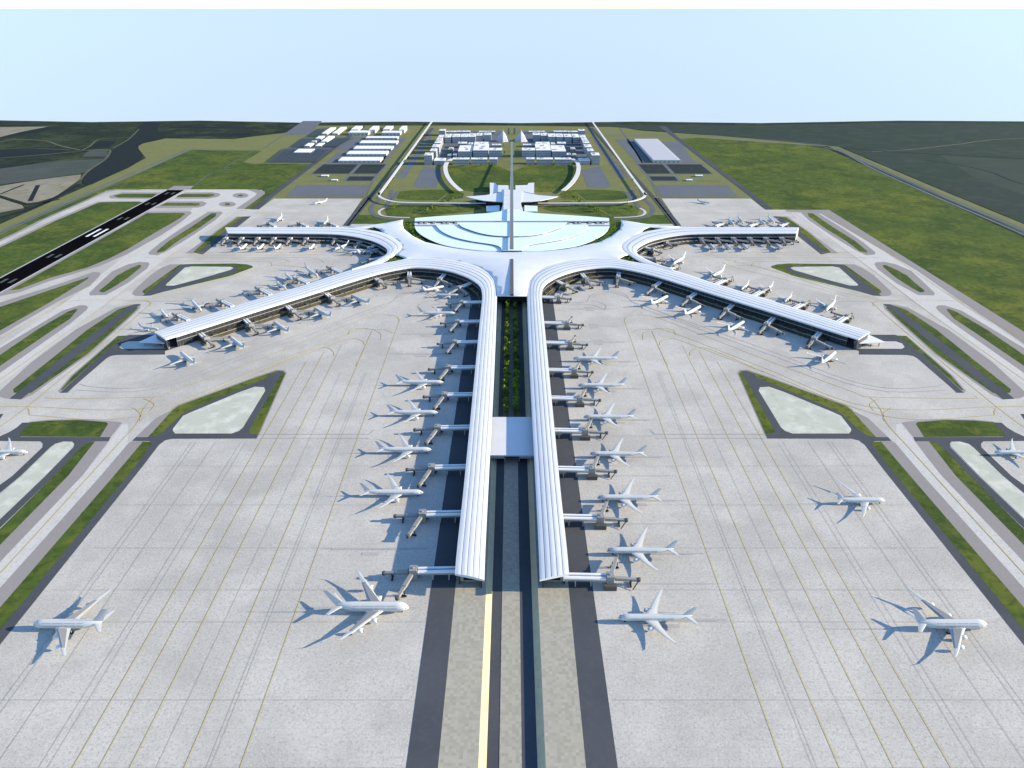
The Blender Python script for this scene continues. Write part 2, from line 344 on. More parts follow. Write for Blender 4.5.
# brighter taxiway lanes
layer('taxiway', [
    [(200, 189.6), (262, 190), (262, 193.6), (232, 214), (160, 264), (128, 288), (0, 384), (-90, 450), (-90, 410), (0, 346), (60, 306), (128, 254), (190, 213)]], M['taxiway'], 0.03)
layer('taxiway', [mir([(200, 210.5), (233, 210.3), (232, 214), (160, 264), (128, 288), (0, 384), (-90, 450), (-90, 410), (0, 346), (60, 306), (128, 254), (190, 213)])], M['taxiway'], 0.03)
layer('taxiway', [[(128, 424), (128, 444), (100.6, 476), (0, 588), (-200, 810), (-300, 810), (0, 562), (82, 476), (110.6, 441), (122, 424)]], M['taxiway'], 0.03, True)
sh_left = [[(140, 211.6), (190, 211.3), (192, 213), (180.5, 222.5), (160, 236), (128, 253.8), (100, 266), (80, 272), (50, 281), (20, 292), (-6, 297.5), (0, 292), (128, 223)],
    [(93, 272), (100, 272.5), (100.5, 275), (90, 286), (58.8, 301), (0, 335.5), (-160, 425), (-200, 375), (0, 302.5), (62, 283)],
    [(247, 189.5), (258, 189.6), (264.5, 191.5), (265, 193.8), (244, 209), (236, 208.8), (255, 196), (257, 193.5), (252, 191.2)],
    [(174, 198.7), (185, 192.5), (212, 192.3), (219, 193.3), (220.5, 195), (217, 197), (208, 198.7)],
    [(154, 208), (168, 201.5), (202, 201.3), (207, 203), (204, 206), (198, 207.6)],
    [(110, 198.5), (109, 196), (122, 192.4), (162, 192.4), (152, 199)],
    [(173.6, 185.9), (194, 185.9), (190, 189.4), (167, 189.9)]]
layer('shoulder', sh_left + [], M['shoulder'], 0.06)
layer('shoulder', [[(828.8, 209.8), (1024, 331.8), (1500, 628.5), (1500, 645), (1024, 344), (916, 270), (821, 213.8), (786, 211.6), (786, 209.8)]], M['shoulder'], 0.085)
mb = MB()
strip(mb, pxs([(-260, 357), (0, 240.6), (41, 220.6), (87.5, 200), (104, 192.4), (116, 190), (140, 189.8)]), 9, .065); strip(mb, pxs([(-260, 366), (0, 246.4), (57.5, 219.2), (97, 202.7), (106, 201.8), (140, 201.5)]), 9, .065)
tag(mb.build('shoulder_strip', M['shoulder']), kind='structure')
def ell(cx, cy, rx, ry, n=20): return [(cx + rx * cos(2 * pi * i / n), cy + ry * sin(2 * pi * i / n)) for i in range(n)]
layer('shoulder', [ell(240.5, 195.5, 8, 2.5), ell(227.5, 204.2, 8.5, 2.6)], M['shoulder'], 0.06)
layer('island_grass', [ell(240.5, 195.5, 2.7, .8), ell(227.5, 204.2, 2.8, 1.1)], M['grass'], 0.10)
sh = [[(208, 211.9), (221, 211.5), (222.8, 213), (215.5, 220), (190.5, 236.9), (169, 250), (158, 255.3), (149.3, 254.6), (148.4, 252.5), (160.5, 242.5), (180.5, 228.8)],
    [(236.5, 216.5), (243.6, 216.5), (193.6, 253.5), (185.3, 253.4), (195.5, 246.3), (215.5, 231.3)],
    [(128, 264.4), (139, 262), (148, 262.3), (149.8, 264), (146.8, 268.8), (128, 283), (106, 295), (90, 295.5), (89.2, 293), (100, 282.5), (112.5, 271)],
    [(150.5, 275), (162, 267.5), (170, 264.4), (181, 264.2), (142.4, 296), (135.5, 296), (132.1, 294), (133.6, 290.6)],
    [(80, 305.2), (86, 305.4), (88.2, 307.5), (86, 310.6), (70, 323.8), (0, 373), (-110, 452), (-130, 420), (0, 348), (62.5, 310.6)],
    [(141, 303.8), (130, 304.6), (116, 307.5), (75, 330), (31, 362.5), (0, 391), (-3, 395), (3.8, 398.2), (21, 399.6), (33, 394.4), (60, 374.8), (89, 354.6), (129, 318.6), (139.4, 308.8)],
    [(117, 336), (128, 335), (103, 355), (68, 393), (60, 393.2), (58, 391), (71, 375.6)],
    [(31, 421.4), (50, 419.6), (80, 419), (106, 420.6), (121, 422.2), (122, 423), (110.6, 437.3), (20, 437.3), (14, 430)],
    [(136, 437), (156, 418), (169, 411.6), (171.8, 411), (148, 437)],
    [(108.8, 441.2), (93, 441.2), (68, 476), (0, 545), (-200, 750), (-220, 780), (0, 562), (82, 476)],
    [(128, 443.8), (132, 441), (143.5, 441), (128, 459.4), (113.8, 476), (0, 607.6), (-160, 795), (-190, 800), (0, 588), (100.6, 476)]]
layer('shoulder', sh, M['shoulder'], 0.06, True)
sh_thin = [[(171, 409.8), (178, 404.8), (256, 376.4), (277, 369.5), (284.5, 370), (286.8, 373), (259.5, 434.5), (257, 438.6), (172, 438.8)]]
layer('kerb_edge', sh_thin, M['shoulder'], 0.05, True)
gr_left = [[(146.8, 213.2), (183, 212.8), (185.3, 214), (178, 219.4), (153, 233.8), (128, 249), (108, 259), (87.5, 267.5), (50, 278), (18.8, 289.4), (9.5, 290.3), (128, 224)],
    [(89, 276.9), (87, 279.5), (50, 302.3), (0, 330.6), (-150, 412), (-180, 385), (0, 307)],
    [(177, 196), (182, 194), (213, 193.8), (215, 195.4), (209, 197), (177, 197)], [(160, 205.7), (166, 202.9), (199, 203), (200, 205), (196, 205.9)],
    [(113, 195.8), (122, 193.8), (157, 193.8), (152, 197.6), (118, 197.6)]]
layer('island_grass', gr_left, M['grass'], 0.10)
gr = [[(211, 213.5), (216.5, 213), (215.5, 216.3), (198, 228.8), (178, 241), (164.3, 251.3), (156.5, 252.8), (157.4, 250.6), (169.3, 240.6), (190.5, 227.5)],
    [(238, 217.3), (243.4, 216.6), (196.8, 253.2), (193.6, 252.9), (194, 251.3), (208, 238.8), (218, 230.6)],
    [(100, 292), (99.4, 290.6), (110, 282), (117, 275.5), (128, 269.5), (138.6, 265), (141.3, 265.2), (140.5, 267.5), (128, 277.8), (112, 288), (103.8, 292.5)],
    [(181, 264.4), (192, 264), (235, 263.5), (247, 264.4), (252.5, 266), (252.8, 267.5), (230, 276), (160, 292.7), (147, 295.7), (142.3, 292), (143.6, 290), (178, 265.6)],
    [(75, 309), (77.8, 309.4), (70, 318.8), (50, 331.9), (0, 366), (-110, 445), (-125, 430), (0, 355), (37.5, 329.4), (67.5, 311.9)],
    [(133, 304.8), (118, 309.5), (87, 330), (50, 360), (13, 389.4), (14, 392.8), (31, 393), (87.5, 353.8), (128, 317.7), (138, 308)],
    [(118, 336), (127.5, 336), (102.5, 353.8), (62.5, 390), (60.6, 390), (72.5, 376)],
    [(31, 422.3), (50, 420.6), (80, 420), (106, 422.1), (108.2, 423.8), (100, 437), (20, 436.5), (19.2, 434), (23.8, 428.8)],
    [(5, 434.8), (20, 425.6), (13.8, 431)],
    [(148, 437), (152, 433), (171.8, 410.8), (178, 406), (256, 377.5), (277, 370.6), (283, 371), (285.4, 373.5), (258.5, 434), (256.5, 438), (140, 438)],
    [(95, 441.5), (87.5, 443), (81, 447.5), (53.8, 476), (0, 529), (-200, 720), (-200, 750), (0, 545), (68, 476)],
    [(143, 441.5), (149.9, 441.7), (151.5, 445), (135.5, 466), (0, 630), (-130, 790), (-155, 790), (0, 607.6), (113.8, 476), (128, 459.4)]]
layer('island_grass', gr, M['grass'], 0.10, True)
asp = [[(243.6, 216.5), (251, 216.3), (203, 254.4), (196, 253.2)],
    [(182.4, 264.6), (192, 264.2), (193, 265.8), (232, 265.8), (237.5, 267), (238.3, 269.5), (232, 273.5), (175, 288.5), (150.5, 295.6), (142.4, 296)],
    [(134, 304.2), (141, 304), (128, 313.8), (87.5, 347.5), (21, 399.4), (9.4, 398.8), (75, 347.5), (128, 307)],
    [(126, 336.2), (129, 334.8), (165, 334.8), (165, 354.6), (117, 355), (111, 356), (107, 358), (67, 392.6), (60.5, 392.6), (102.5, 353.8)],
    [(132.4, 440.8), (136, 437.2), (148, 437.2), (157, 435.5), (164.5, 430.5), (182, 414), (188, 410.5), (253, 383.5), (266, 378.5), (270, 374), (278, 371.8), (283, 371.8), (279.4, 377), (249, 430.5), (250.5, 434), (257.8, 434), (256.5, 438.6), (172, 438.8), (165, 440.5), (159, 445), (143, 466), (3.9, 640), (-110, 785), (-128, 785), (-8, 640), (135.5, 466), (151.5, 445), (150, 441.2)],
    [(-300, 436.6), (0, 436.4), (14, 430), (22.5, 422.7), (31, 422.5), (19.4, 434), (20.6, 437), (110.6, 437.2), (108.8, 441.2), (95, 441.3), (87.5, 443), (81, 447.5), (53.8, 476), (0, 528), (-200, 721), (-200, 712), (0, 519.6), (45.6, 476), (73.8, 447), (74.4, 443.8), (72.5, 441.6), (63.8, 441.4), (55, 443.8), (50, 447.5), (20.6, 476), (0, 493), (-200, 660), (-200, 652), (0, 485), (12.5, 476), (42.5, 447.5), (43, 443.8), (40.6, 441.4), (0, 441), (-300, 441)],
    [(3.5, 414), (-10, 414), (-90, 466), (-70, 466), (0, 419)],
    [(311, 163.6), (346, 137), (356, 128), (359, 126), (366, 126), (350, 137.5), (318.5, 162), (272, 197.6), (258.8, 209.4), (250.5, 209.4), (256, 204.8)],
    [(369, 197), (431, 128), (434, 128), (372, 198), (350, 226), (346.5, 226)], [(365, 198), (370, 198), (348, 226), (342.5, 226)]]
layer('service_road', asp, M['asphalt'], 0.14, True)
layer('pale_infield', [[(185, 267.5), (191.8, 266.5), (230.5, 266.9), (233.6, 268), (230.5, 270), (198, 279.4), (174.3, 285.6), (166.8, 285.8), (165.6, 284.8)],
    [(172.8, 430.6), (174.9, 433.6), (231.8, 433.6), (239, 431), (243, 427.5), (256, 406), (265.4, 390.6), (264, 387.3), (255, 386.8), (240, 392), (190.5, 412.5), (183, 416), (173, 428.8)],
    [(73, 446.5), (74, 443.8), (72, 442.2), (63.8, 442), (55.5, 444), (50.5, 447.8), (20.9, 476.3), (0, 494), (-200, 661), (-200, 710), (0, 518.6), (45.3, 475.4)]], M['pale'], 0.18, True)
layer('concourse_forecourt', [[(119.4, 347), (122, 343.5), (128, 341.5), (170, 341), (170, 348.7), (122, 348.9)]], M['taxiway'], 0.18, True)
# runway
rw = [(172, 190), (184.8, 190), (0, 293.2), (-300, 460), (-330, 460), (0, 277.8)]
def rwx(y, t):    # point across the runway, t 0..1
    a = 184.8 - (y - 190) / (293.2 - 190) * 184.8; b = 166.6 - (y - 190) / (277.8 - 190) * 166.6
    return (b + (a - b) * t, y)
GL = lambda l: [G(*p) for p in l]
A1, A2, B1, B2 = G(166.6, 190), G(0, 277.8), G(184.8, 190), G(0, 293.2)
dA = (A2 - A1).normalized()
nA = Vector((-dA.y, dA.x, 0)); RWW = abs((B2 - A1).dot(nA)); LR = (A2 - A1).length + 900
sgn = 1 if (B2 - A1).dot(nA) > 0 else -1
def rp(s_, t): return A1 + dA * s_ + nA * sgn * t
def rrect(mb, s0, s1, t0, t1, z): mb.add([(p.x, p.y, z) for p in (rp(s0, t0), rp(s1, t0), rp(s1, t1), rp(s0, t1))], [(0, 1, 2, 3)] if sgn > 0 else [(3, 2, 1, 0)]); return mb
rrect(MB(), 0, LR, 0, RWW, .22).build('runway', M['runway'])['kind'] = 'structure'
mb = MB(); rrect(mb, 0, LR, -1.2, 2.6, .27); rrect(mb, 0, LR, RWW - 2.6, RWW + 1.2, .27); tag(mb.build('runway_edge_line', flat('edge_line_grey', (.42, .42, .42))), kind='structure')
mb = MB()
s1 = (G(104, 229) - A1).dot(dA); s2 = (G(93, 236) - A1).dot(dA)
for t in (.30, .62): rrect(mb, s1, s2 + 6, RWW * t, RWW * t + 6, .27)
tag(mb.build('runway_marking', M['white']), kind='structure')
mb = MB()
for yy in (193.4, 203.8, 218.6, 256, 281, 297):
    sc = (G(rwx(yy, .5)[0], yy) - A1).dot(dA) - 12
    for t in (.30, .62): rrect(mb, sc, sc + 24, RWW * t, RWW * t + 2.2, .27); rrect(mb, sc, sc + 24, RWW * t + 3.6, RWW * t + 5.4, .27)
tag(mb.build('runway_worn_marking', M['dim']), kind='structure')
# ------------------------------------------------------------------ painted lines
lines_y = []
def yl(l): lines_y.append(l)
for X, ys in ((185, 321), (223, 336), (260, 345), (281, 352), (299, 362)):
    top = G(512, ys).y
    lines_y.append(('w', [(X, top), (X, 300)])); lines_y.append(('w', [(-X, top), (-X, 300)]))
# mirrored traced curves (right-hand side coordinates)
cur = [[(624.5, 322), (625.5, 318), (630, 315.6), (638.5, 314.8), (650, 316), (676, 324.5), (764, 359), (855, 392.6), (870, 397), (972, 398.4), (975, 396)],
    [(643.4, 340), (643, 334), (648, 331), (652, 329.5), (663, 328.6), (673, 330), (676, 335)], [(631, 333), (637, 330), (648, 329.5), (668, 331), (764, 367.8), (869, 407), (992, 406.8), (1024, 406.6), (1200, 406)],
    [(652, 331), (662, 354), (668, 366)], [(659.7, 345), (661, 341), (670, 338.6), (682, 341), (764, 372), (884, 416), (987, 415.6), (994, 412), (996, 408)],
    [(690, 356), (690.5, 352), (697, 348), (712, 350), (764, 372)], [(874, 411), (870, 404), (880, 398.5)], [(884, 421), (884, 413), (892, 407.5)],
    [(870, 397), (880, 408), (887.5, 424), (911, 450), (1024, 573.8), (1150, 710)],
    [(824, 211.5), (790.5, 209.8)], [(793, 211.9), (865, 264.4), (896, 287.5), (924, 308.8), (1024, 380), (1150, 468)],
    [(824, 211.3), (896, 258.8), (949, 295), (970.2, 308.8), (1024, 339.4), (1200, 455)],
    [(874, 306), (873.5, 303), (880, 300.4), (900, 300), (945, 300.4), (965, 303)], [(871.6, 302), (896, 323.8), (983, 395.6), (1002, 411), (1024, 427), (1090, 470)],
    [(840, 297.5), (830, 301), (900, 301)],
    [(700, 262.5), (705, 259), (716, 257.6), (740, 257.4), (800, 257.4), (880, 257.5)], [(735, 262), (739, 259.5), (760, 259), (830, 259)], [(752, 266), (753, 263), (762, 261.5), (840, 261.3)],
    [(715, 268), (735, 266), (752, 266), (790, 276), (840, 292), (880, 300)], [(722, 262), (737, 268), (790, 281), (850, 297)], [(725, 259.5), (760, 267), (812, 281), (870, 297)], [(698, 252), (750, 252.2), (860, 252.4)], [(700, 254.6), (740, 255), (860, 255)],
    [(661.7, 213), (750, 213), (800, 213.4)], [(661.7, 206), (740, 206)]]
wl = MB()
for q in lines_y:
    for pts in [q[1]]: strip(wl, pts, .5, .24, False)
yl_ = MB()
for l in cur:
    for q in (l, mir(l)): strip(yl_, pxs(q), .8, .235)
wl.v += []; k = len(wl.v); wl.add(yl_.v, yl_.f)
tag(wl.build('taxi_line', M['yellow']), kind='structure')
gm = MB()
gcur = [[(591, 300), (600, 302.4), (606, 306), (604, 310)], [(700, 328), (640, 304.4), (622, 300.5)], [(640, 304.4), (764, 348.7), (868, 385.5), (942, 386), (944, 384)], [(634, 305.5), (764, 352.5), (868, 389), (946.8, 390)], [(555, 304.4), (587, 304.4), (603, 308.6), (606, 310)], [(553, 302.3), (584, 302.3), (588, 299.5), (592, 295), (605, 291.4), (622, 293), (629, 298)], [(592, 297.5), (600, 294), (612, 293), (624, 296), (634, 303), (640, 306)],
    [(655, 434.4), (764, 434.4)], [(655, 438.3), (764, 438.3)], [(650, 430), (655, 434.4)], [(648, 433), (655, 438.3)],
    [(950, 398), (1010, 440)], [(640, 287.5), (655, 279)], [(636, 285.5), (650, 277)]]
for l in gcur[:-4] + gcur[-2:]:
    for q in (l, mir(l)): strip(gm, pxs(q), .7, .23)
for X in (205, 208, 242, 316, 322):
    for s_ in (-1, 1): strip(gm, [(s_ * X, G(512, 372 if X < 300 else 442).y), (s_ * X, 300)], .28, .23, False)
for X in (352, 375, 380):
    for s_ in (-1, 1): strip(gm, [(s_ * X, G(512, 442).y), (s_ * X, 300)], .32, .23, False)
for yy in (466, 505, 548, 590, 622, 700): 
    for s_ in (-1, 1): strip(gm, [(s_ * 75, G(512, yy).y), (s_ * 408, G(512, yy).y)], .25, .22, False)
tag(gm.build('apron_line', M['grey']), kind='structure')
stain = noisy('apron_stain_paint', [(3, (.30, .30, .295), .45, .65, .7)], (.385, .38, .37))[0]
stand = noisy('stand_wear', [(2.2, (.30, .30, .295), .45, .65, .8)], (.40, .395, .385))[0]
mb = MB()
for yy in (616, 549.6, 496.6, 453, 416, 384.8, 357.8, 338, 322, 305): strip(mb, [(100, G(512, yy + 4).y), (172, G(512, yy + 4).y)], 2.6, .21); strip(mb, [(126, G(512, yy + 4).y - 7), (140, G(512, yy + 4).y - 7)], 4, .21); strip(mb, [(126, G(512, yy + 4).y + 7), (140, G(512, yy + 4).y + 7)], 4, .21)
for yy in (604, 545, 491.6, 449, 412, 381.5, 350, 330, 312): strip(mb, [(-100, G(512, yy + 4).y), (-172, G(512, yy + 4).y)], 2.6, .21); strip(mb, [(-126, G(512, yy + 4).y - 7), (-142, G(512, yy + 4).y - 7)], 4, .21)
tag(mb.build('stand_wear', stand), kind='structure')
mb = MB()
for yy in (616, 549.6, 496.6, 453, 416, 384.8, 357.8, 338, 322, 305, 580, 520, 472, 432): strip(mb, [(82, G(512, yy + 4).y), (182, G(512, yy + 4).y)], .35, .245)
for yy in (604, 545, 491.6, 449, 412, 381.5, 350, 330, 312): strip(mb, [(-82, G(512, yy + 4).y), (-182, G(512, yy + 4).y)], .35, .245)
tag(mb.build('stand_line', M['grey']), kind='structure')
# ------------------------------------------------------------------ service road beside the piers and the central court
Yp = G(512, 303).y
RB = [(154, 354.6), (200, 340), (256, 321.9), (300, 307.6), (350, 290.9), (370.5, 285), (391, 279), (407.4, 277.2), (426.6, 276.8), (445.7, 280.6), (460, 286.5), (468, 292.5), (470.9, 299)]
rbw = [tuple(p.xy) for p in resample(pxs(RB), 60)] + [(-72, Yp), (-72, 200), (-50.5, 200), (-50.5, 485), (-50, Yp)]
inner = [(-50, Yp + 120)] + [tuple(G(x, y).xy) for x, y in ((440, 262), (400, 262), (330, 280), (250, 312), (165, 338))]
poly = rbw + inner
for s_ in (-1, 1):
    pp = [(-s_ * x, y) for x, y in poly]
    v, f = poly3(pp, .16); struct('pier_road', v, f, M['asphalt'])
    pv = [(s_ * 50.4, 200), (s_ * TX, 200), (s_ * TX, YH), (s_ * 50.4, YH)]
    v, f = poly3(pv, .19); struct('forecourt', v, f, M['pavers'])
layer('pier_road', [[(226, 241), (347, 240.6), (358, 243), (367, 247), (372, 251.5), (371, 256), (364, 262), (395, 258), (395, 230), (340, 228), (243, 228)]], M['asphalt'], .16, True)
# court: sloping walls, floor, median, roads
ZF = -4.2
for s_ in (-1, 1):
    struct('court_wall', [(s_ * TX, Y0, 0.2), (s_ * TX, YH, 0.2), (s_ * 17.6, YH, ZF), (s_ * 17.6, Y0, ZF)], [(0, 1, 2, 3)], M['wallcon'])
struct('court_floor', [(-17.6, Y0, ZF), (17.6, Y0, ZF), (17.6, YH, ZF), (-17.6, YH, ZF)], [(0, 1, 2, 3)], M['asphalt'])
struct('court_end_wall', [(-TX, YH, 0.2), (TX, YH, 0.2), (17.6, YH, ZF), (-17.6, YH, ZF)], [(0, 1, 2, 3)], M['wallcon'])
struct('court_end_wall', [(-TX, Y0, 0.2), (TX, Y0, 0.2), (17.6, Y0, ZF), (-17.6, Y0, ZF)], [(0, 1, 2, 3)], M['wallcon'])
YG = G(512, 440).y
mb = MB(); mb.box((-1, (Y0 + YG) / 2, ZF + .08), (15.6, YG - Y0, .25)); tag(mb.build('court_median', M['pavers']), kind='structure')
mb = MB(); mb.box((-1, (YG + YH) / 2, ZF + .35), (22, YH - YG, .8)); tag(mb.build('court_garden', noisy('garden_ground', [(4, (.09, .15, .03), .4, .6, .8)], (.10, .12, .06))[0]), kind='structure')
mb = MB(); mb.box((-1, (YG + YH) / 2, ZF + 1.7), (7.2, YH - YG, 3.0)); tag(mb.build('garden_path', M['canal']), kind='structure')
# ------------------------------------------------------------------ terminal
def ribbon(outer, inner, n, panels, rise, root, name='roof', thick=1.6, notch=.3):
    """roof between two edge curves, folded into long panels; arch height `rise` across the width"""
    A = resample(outer, n); B = resample(inner, n)
    prof = []                        # (t, dz, seam)
    for j in range(panels):
        a, b = j / panels, (j + 1) / panels
        prof += [(a + .0 / panels, -notch if 0 < j else 0), (a + .09 / panels, 0), (a + .35 / panels, .10), (a + .65 / panels, .14), (a + .95 / panels, .03)]
    prof.append((1, 0))
    m = len(prof); v = []; f = []; fm = []
    for i in range(n):
        for t, dz in prof:
            p = A[i].lerp(B[i], t); v.append((p.x, p.y, p.z + dz + rise * sin(pi * t)))
    for i in range(n - 1):
        for j in range(m - 1):
            k = i * m + j; f.append((k, k + 1, k + m + 1, k + m)); fm.append(1 if (j % 5 == 0 and 0 < j < m - 2) else 0)
    o0 = len(v)
    for i in range(n):
        for p in (A[i], B[i]): v.append((p.x, p.y, p.z - thick))
    for i in range(n - 1):
        k = o0 + 2 * i; f.append((k, k + 2, k + 3, k + 1)); fm.append(2)                      # soffit
        f.append((i * m, (i + 1) * m, k + 2, k)); fm.append(0)
        f.append((i * m + m - 1, k + 1, k + 3, (i + 1) * m + m - 1)); fm.append(0)
    for i in (0, n - 1):
        f.append(tuple([i * m + j for j in range(m)] + [o0 + 2 * i + 1, o0 + 2 * i])); fm.append(0)
    bm = bmesh.new(); vs = [bm.verts.new(p) for p in v]
    for q, mi in zip(f, fm):
        fc = bm.faces.new([vs[x] for x in q]); fc.material_index = mi
    bmesh.ops.recalc_face_normals(bm, faces=bm.faces)
    me = bpy.data.meshes.new(name); bm.to_mesh(me); bm.free()
    for q in (M['roof'], M['groove'], M['soffit']): me.materials.append(q)
    o = bpy.data.objects.new(name, me); C.objects.link(o); o.parent = root
    return A, B
def wallrun(name, pts, z0, z1, mat, root, th=1.0):
    """wall with thickness along a level polyline, z1 may be a function of the point"""
    mb = MB(); n = len(pts)
    for i, p in enumerate(pts):
        d = (pts[min(i + 1, n - 1)] - pts[max(i - 1, 0)]); d.z = 0; d.normalize(); nr = Vector((-d.y, d.x, 0)) * th / 2
        zt = z1 if not callable(z1) else z1(p)
        for s_, z in ((1, z0), (-1, z0), (-1, zt), (1, zt)): mb.v.append((p.x + nr.x * s_, p.y + nr.y * s_, z))
    for i in range(n - 1):
        k = 4 * i
        for a, b in ((0, 1), (1, 2), (2, 3), (3, 0)): mb.f.append((k + a, k + b, k + b + 4, k + a + 4))
    mb.f += [(0, 1, 2, 3)[::-1], (4 * n - 4, 4 * n - 3, 4 * n - 2, 4 * n - 1)]
    return mb.build(name, mat, root)
def offset(pts, d):
    o = []; n = len(pts)
    for i, p in enumerate(pts):
        t = (pts[min(i + 1, n - 1)] - pts[max(i - 1, 0)]); t.z = 0; t.normalize(); o.append(p + Vector((-t.y, t.x, 0)) * d)
    return o
ZO, ZI, ZH = 19.0, 18.0, 19.0
OUT = [((454.9, 574), ZO), ((457.4, 546), ZO), ((464.3, 482), ZO), ((473.6, 386), ZO), ((479, 330), ZO), ((481.6, 305), ZO), ((482.2, 295), ZO), ((480.5, 287), ZO), ((475, 281.5), ZO), ((465, 276), ZO), ((449, 270.8), ZO), ((434, 268.4), ZO), ((421, 267.4), ZO), ((409, 267.6), ZO), ((396, 269.5), ZO), ((384, 272), ZO), ((368.5, 276), ZO), ((345, 283.2), ZO), ((321, 290.8), ZO), ((272, 306), ZO), ((256, 310.9), ZO), ((210, 325.4), ZO), ((165.5, 339.4), ZO)]
INN = [((484.3, 580), ZI), ((485.5, 546), ZI), ((488.6, 482), ZI), ((493.6, 386), ZI), ((495.9, 330), ZI), ((496.8, 302), ZI), ((496.8, 288), 18), ((494.5, 278.5), 18.2), ((488, 271.5), 18.6), ((477, 266), 19.6), ((458, 261), 19.8), ((440, 258.6), 19.8), ((424, 257.6), 19.8), ((408, 258.4), 19.8), ((396, 260.8), 19.8), ((384, 262.8), 19.6), ((364, 266.6), 19.3), ((343.5, 272), ZO), ((306, 284.4), ZO), ((262, 297.6), ZO), ((246, 302.6), ZO), ((200, 317), ZO), ((153.6, 331.9), ZO)]
side_word = {-1: 'left', 1: 'right'}
def P3(l, s_): return [Vector((G(x, y, z).x * -s_, G(x, y, z).y, z)) for (x, y), z in l]
for s_ in (-1, 1):
    sw = side_word[s_]
    root = thing('concourse', 'long white ribbed concourse: %s centre pier, curve and diagonal with pointed tip' % sw, 'concourse', group='concourses of the terminal')
    o_, i_ = P3(OUT, s_), P3(INN, s_)
    A, B = ribbon(o_, i_, 170, 5, 1.0, root)
    sg = 1 if s_ == -1 else -1
    # facade set back under the outer eave; it stands on the ground
    fw = [p.copy() for p in offset(A, 3.0 * sg * -1)]
    fw = [A[i] + (B[i] - A[i]).normalized() * 3.2 for i in range(len(A))]
    fw2 = [B[i] + (A[i] - B[i]).normalized() * 3.2 for i in range(len(A))]
    wallrun('outer_facade', fw[1:-2], 0, ZO - 1.7, M['facade'], root)
    wallrun('inner_facade', fw2[1:74], 0.2, lambda p: ZI - 1.5, M['facade'], root)
    wallrun('rear_facade', fw2[112:-2], 0, ZO - 1.7, M['facade'], root)
    # slabs showing as light bands on the facade
    i0 = next(i for i in range(len(A)) if A[i].y > Yp - 6)
    wallrun('floor_band', [fw[i] + (A[i] - B[i]).normalized() * .7 for i in range(1, 168)], 9.4, 10.2, M['steel'], root, .9)
    wallrun('eave_band', [A[i] + (B[i] - A[i]).normalized() * 1.2 for i in range(1, 168)], ZO - 2.6, ZO - 1.7, M['roof'], root, .8)
    # low service podium along the curve and the diagonal
    pod = [A[i] + (A[i] - B[i]).normalized() * 4.2 for i in range(i0, 164)]
    wallrun('service_podium', pod, 0, 5.2, M['louvre'], root, 14)
    wallrun('podium_parapet', [A[i] + (A[i] - B[i]).normalized() * 11.0 for i in range(i0, 164)], 5.2, 5.9, M['steel'], root, .5)
    mb = MB()
    for i in range(i0 + 2, 163, 3):
        p = A[i] + (A[i] - B[i]).normalized() * 7.5; d = (A[i] - B[i]).normalized()
        mb.beam(p - d * 3.0 + Vector((0, 0, 5.7 - p.z)), p + d * 3.0 + Vector((0, 0, 5.7 - p.z)), 7.5, .9)
    mb.each('roof_louvre', M['darksteel'], root)
    # pier end wall and doors
    a, b = A[1], B[1]
    mb = MB(); c = (a + b) / 2
    yb = a.y + 4.0
    mb.box((c.x, yb, 7.2), (abs(a.x - b.x) - 6, 1.2, 14.4)); mb.build('end_wall', M['beige'], root)
    mb = MB(); mb.box((c.x, yb - .75, 5.0), (abs(a.x - b.x) - 13, .5, 7)); mb.build('end_glazing', M['glass'], root)
    # prow at the diagonal tip
    t0, t1 = A[-1], B[-1]; dr = (A[-1] - A[-6]).normalized(); tip = (t0 + t1) / 2 + dr * 34 + (t0 - t1).normalized() * 6
    pr = [Vector((-s_ * G(x, y, z).x, G(x, y, z).y, z)) for x, y, z in ((166, 343.2, 9), (139, 341.8, 6.5), (152, 336.0, 8), (156, 334.2, 9))]
    mb = MB(); pr_ = pr if s_ == 1 else pr[::-1]
    pts = [(p.x, p.y, p.z) for p in pr]; k = len(pts)
    mb.v = pts + [(x, y, z - 1.2) for x, y, z in pts]
    mb.f = [tuple(range(k)), tuple(range(k, 2 * k))[::-1]] + [(i, (i + 1) % k, (i + 1) % k + k, i + k) for i in range(k)]
    o = mb.build('entrance_canopy', M['roof'], root)
    mb = MB()
    for q, hh in ((pr[0].lerp(pr[1], .12), 7), (pr[0].lerp(pr[1], .5), 5.6), (pr[0].lerp(pr[1], .8), 5.2), (pr[2], 6.4)): mb.box((q.x, q.y, hh / 2), (1.1, 1.1, hh))
    mb.each('canopy_column', M['steel'], root)
    mb = MB(); c0 = (t0 + t1) / 2 - dr * 4; q = (t1 - t0).normalized()
    mb.beam(Vector((t0.x, t0.y, 8.6)) + q * 3 - dr * 2, Vector((t1.x, t1.y, 8.6)) - q * 3 - dr * 2, 1.4, 17); mb.build('tip_wall', M['facade'], root)
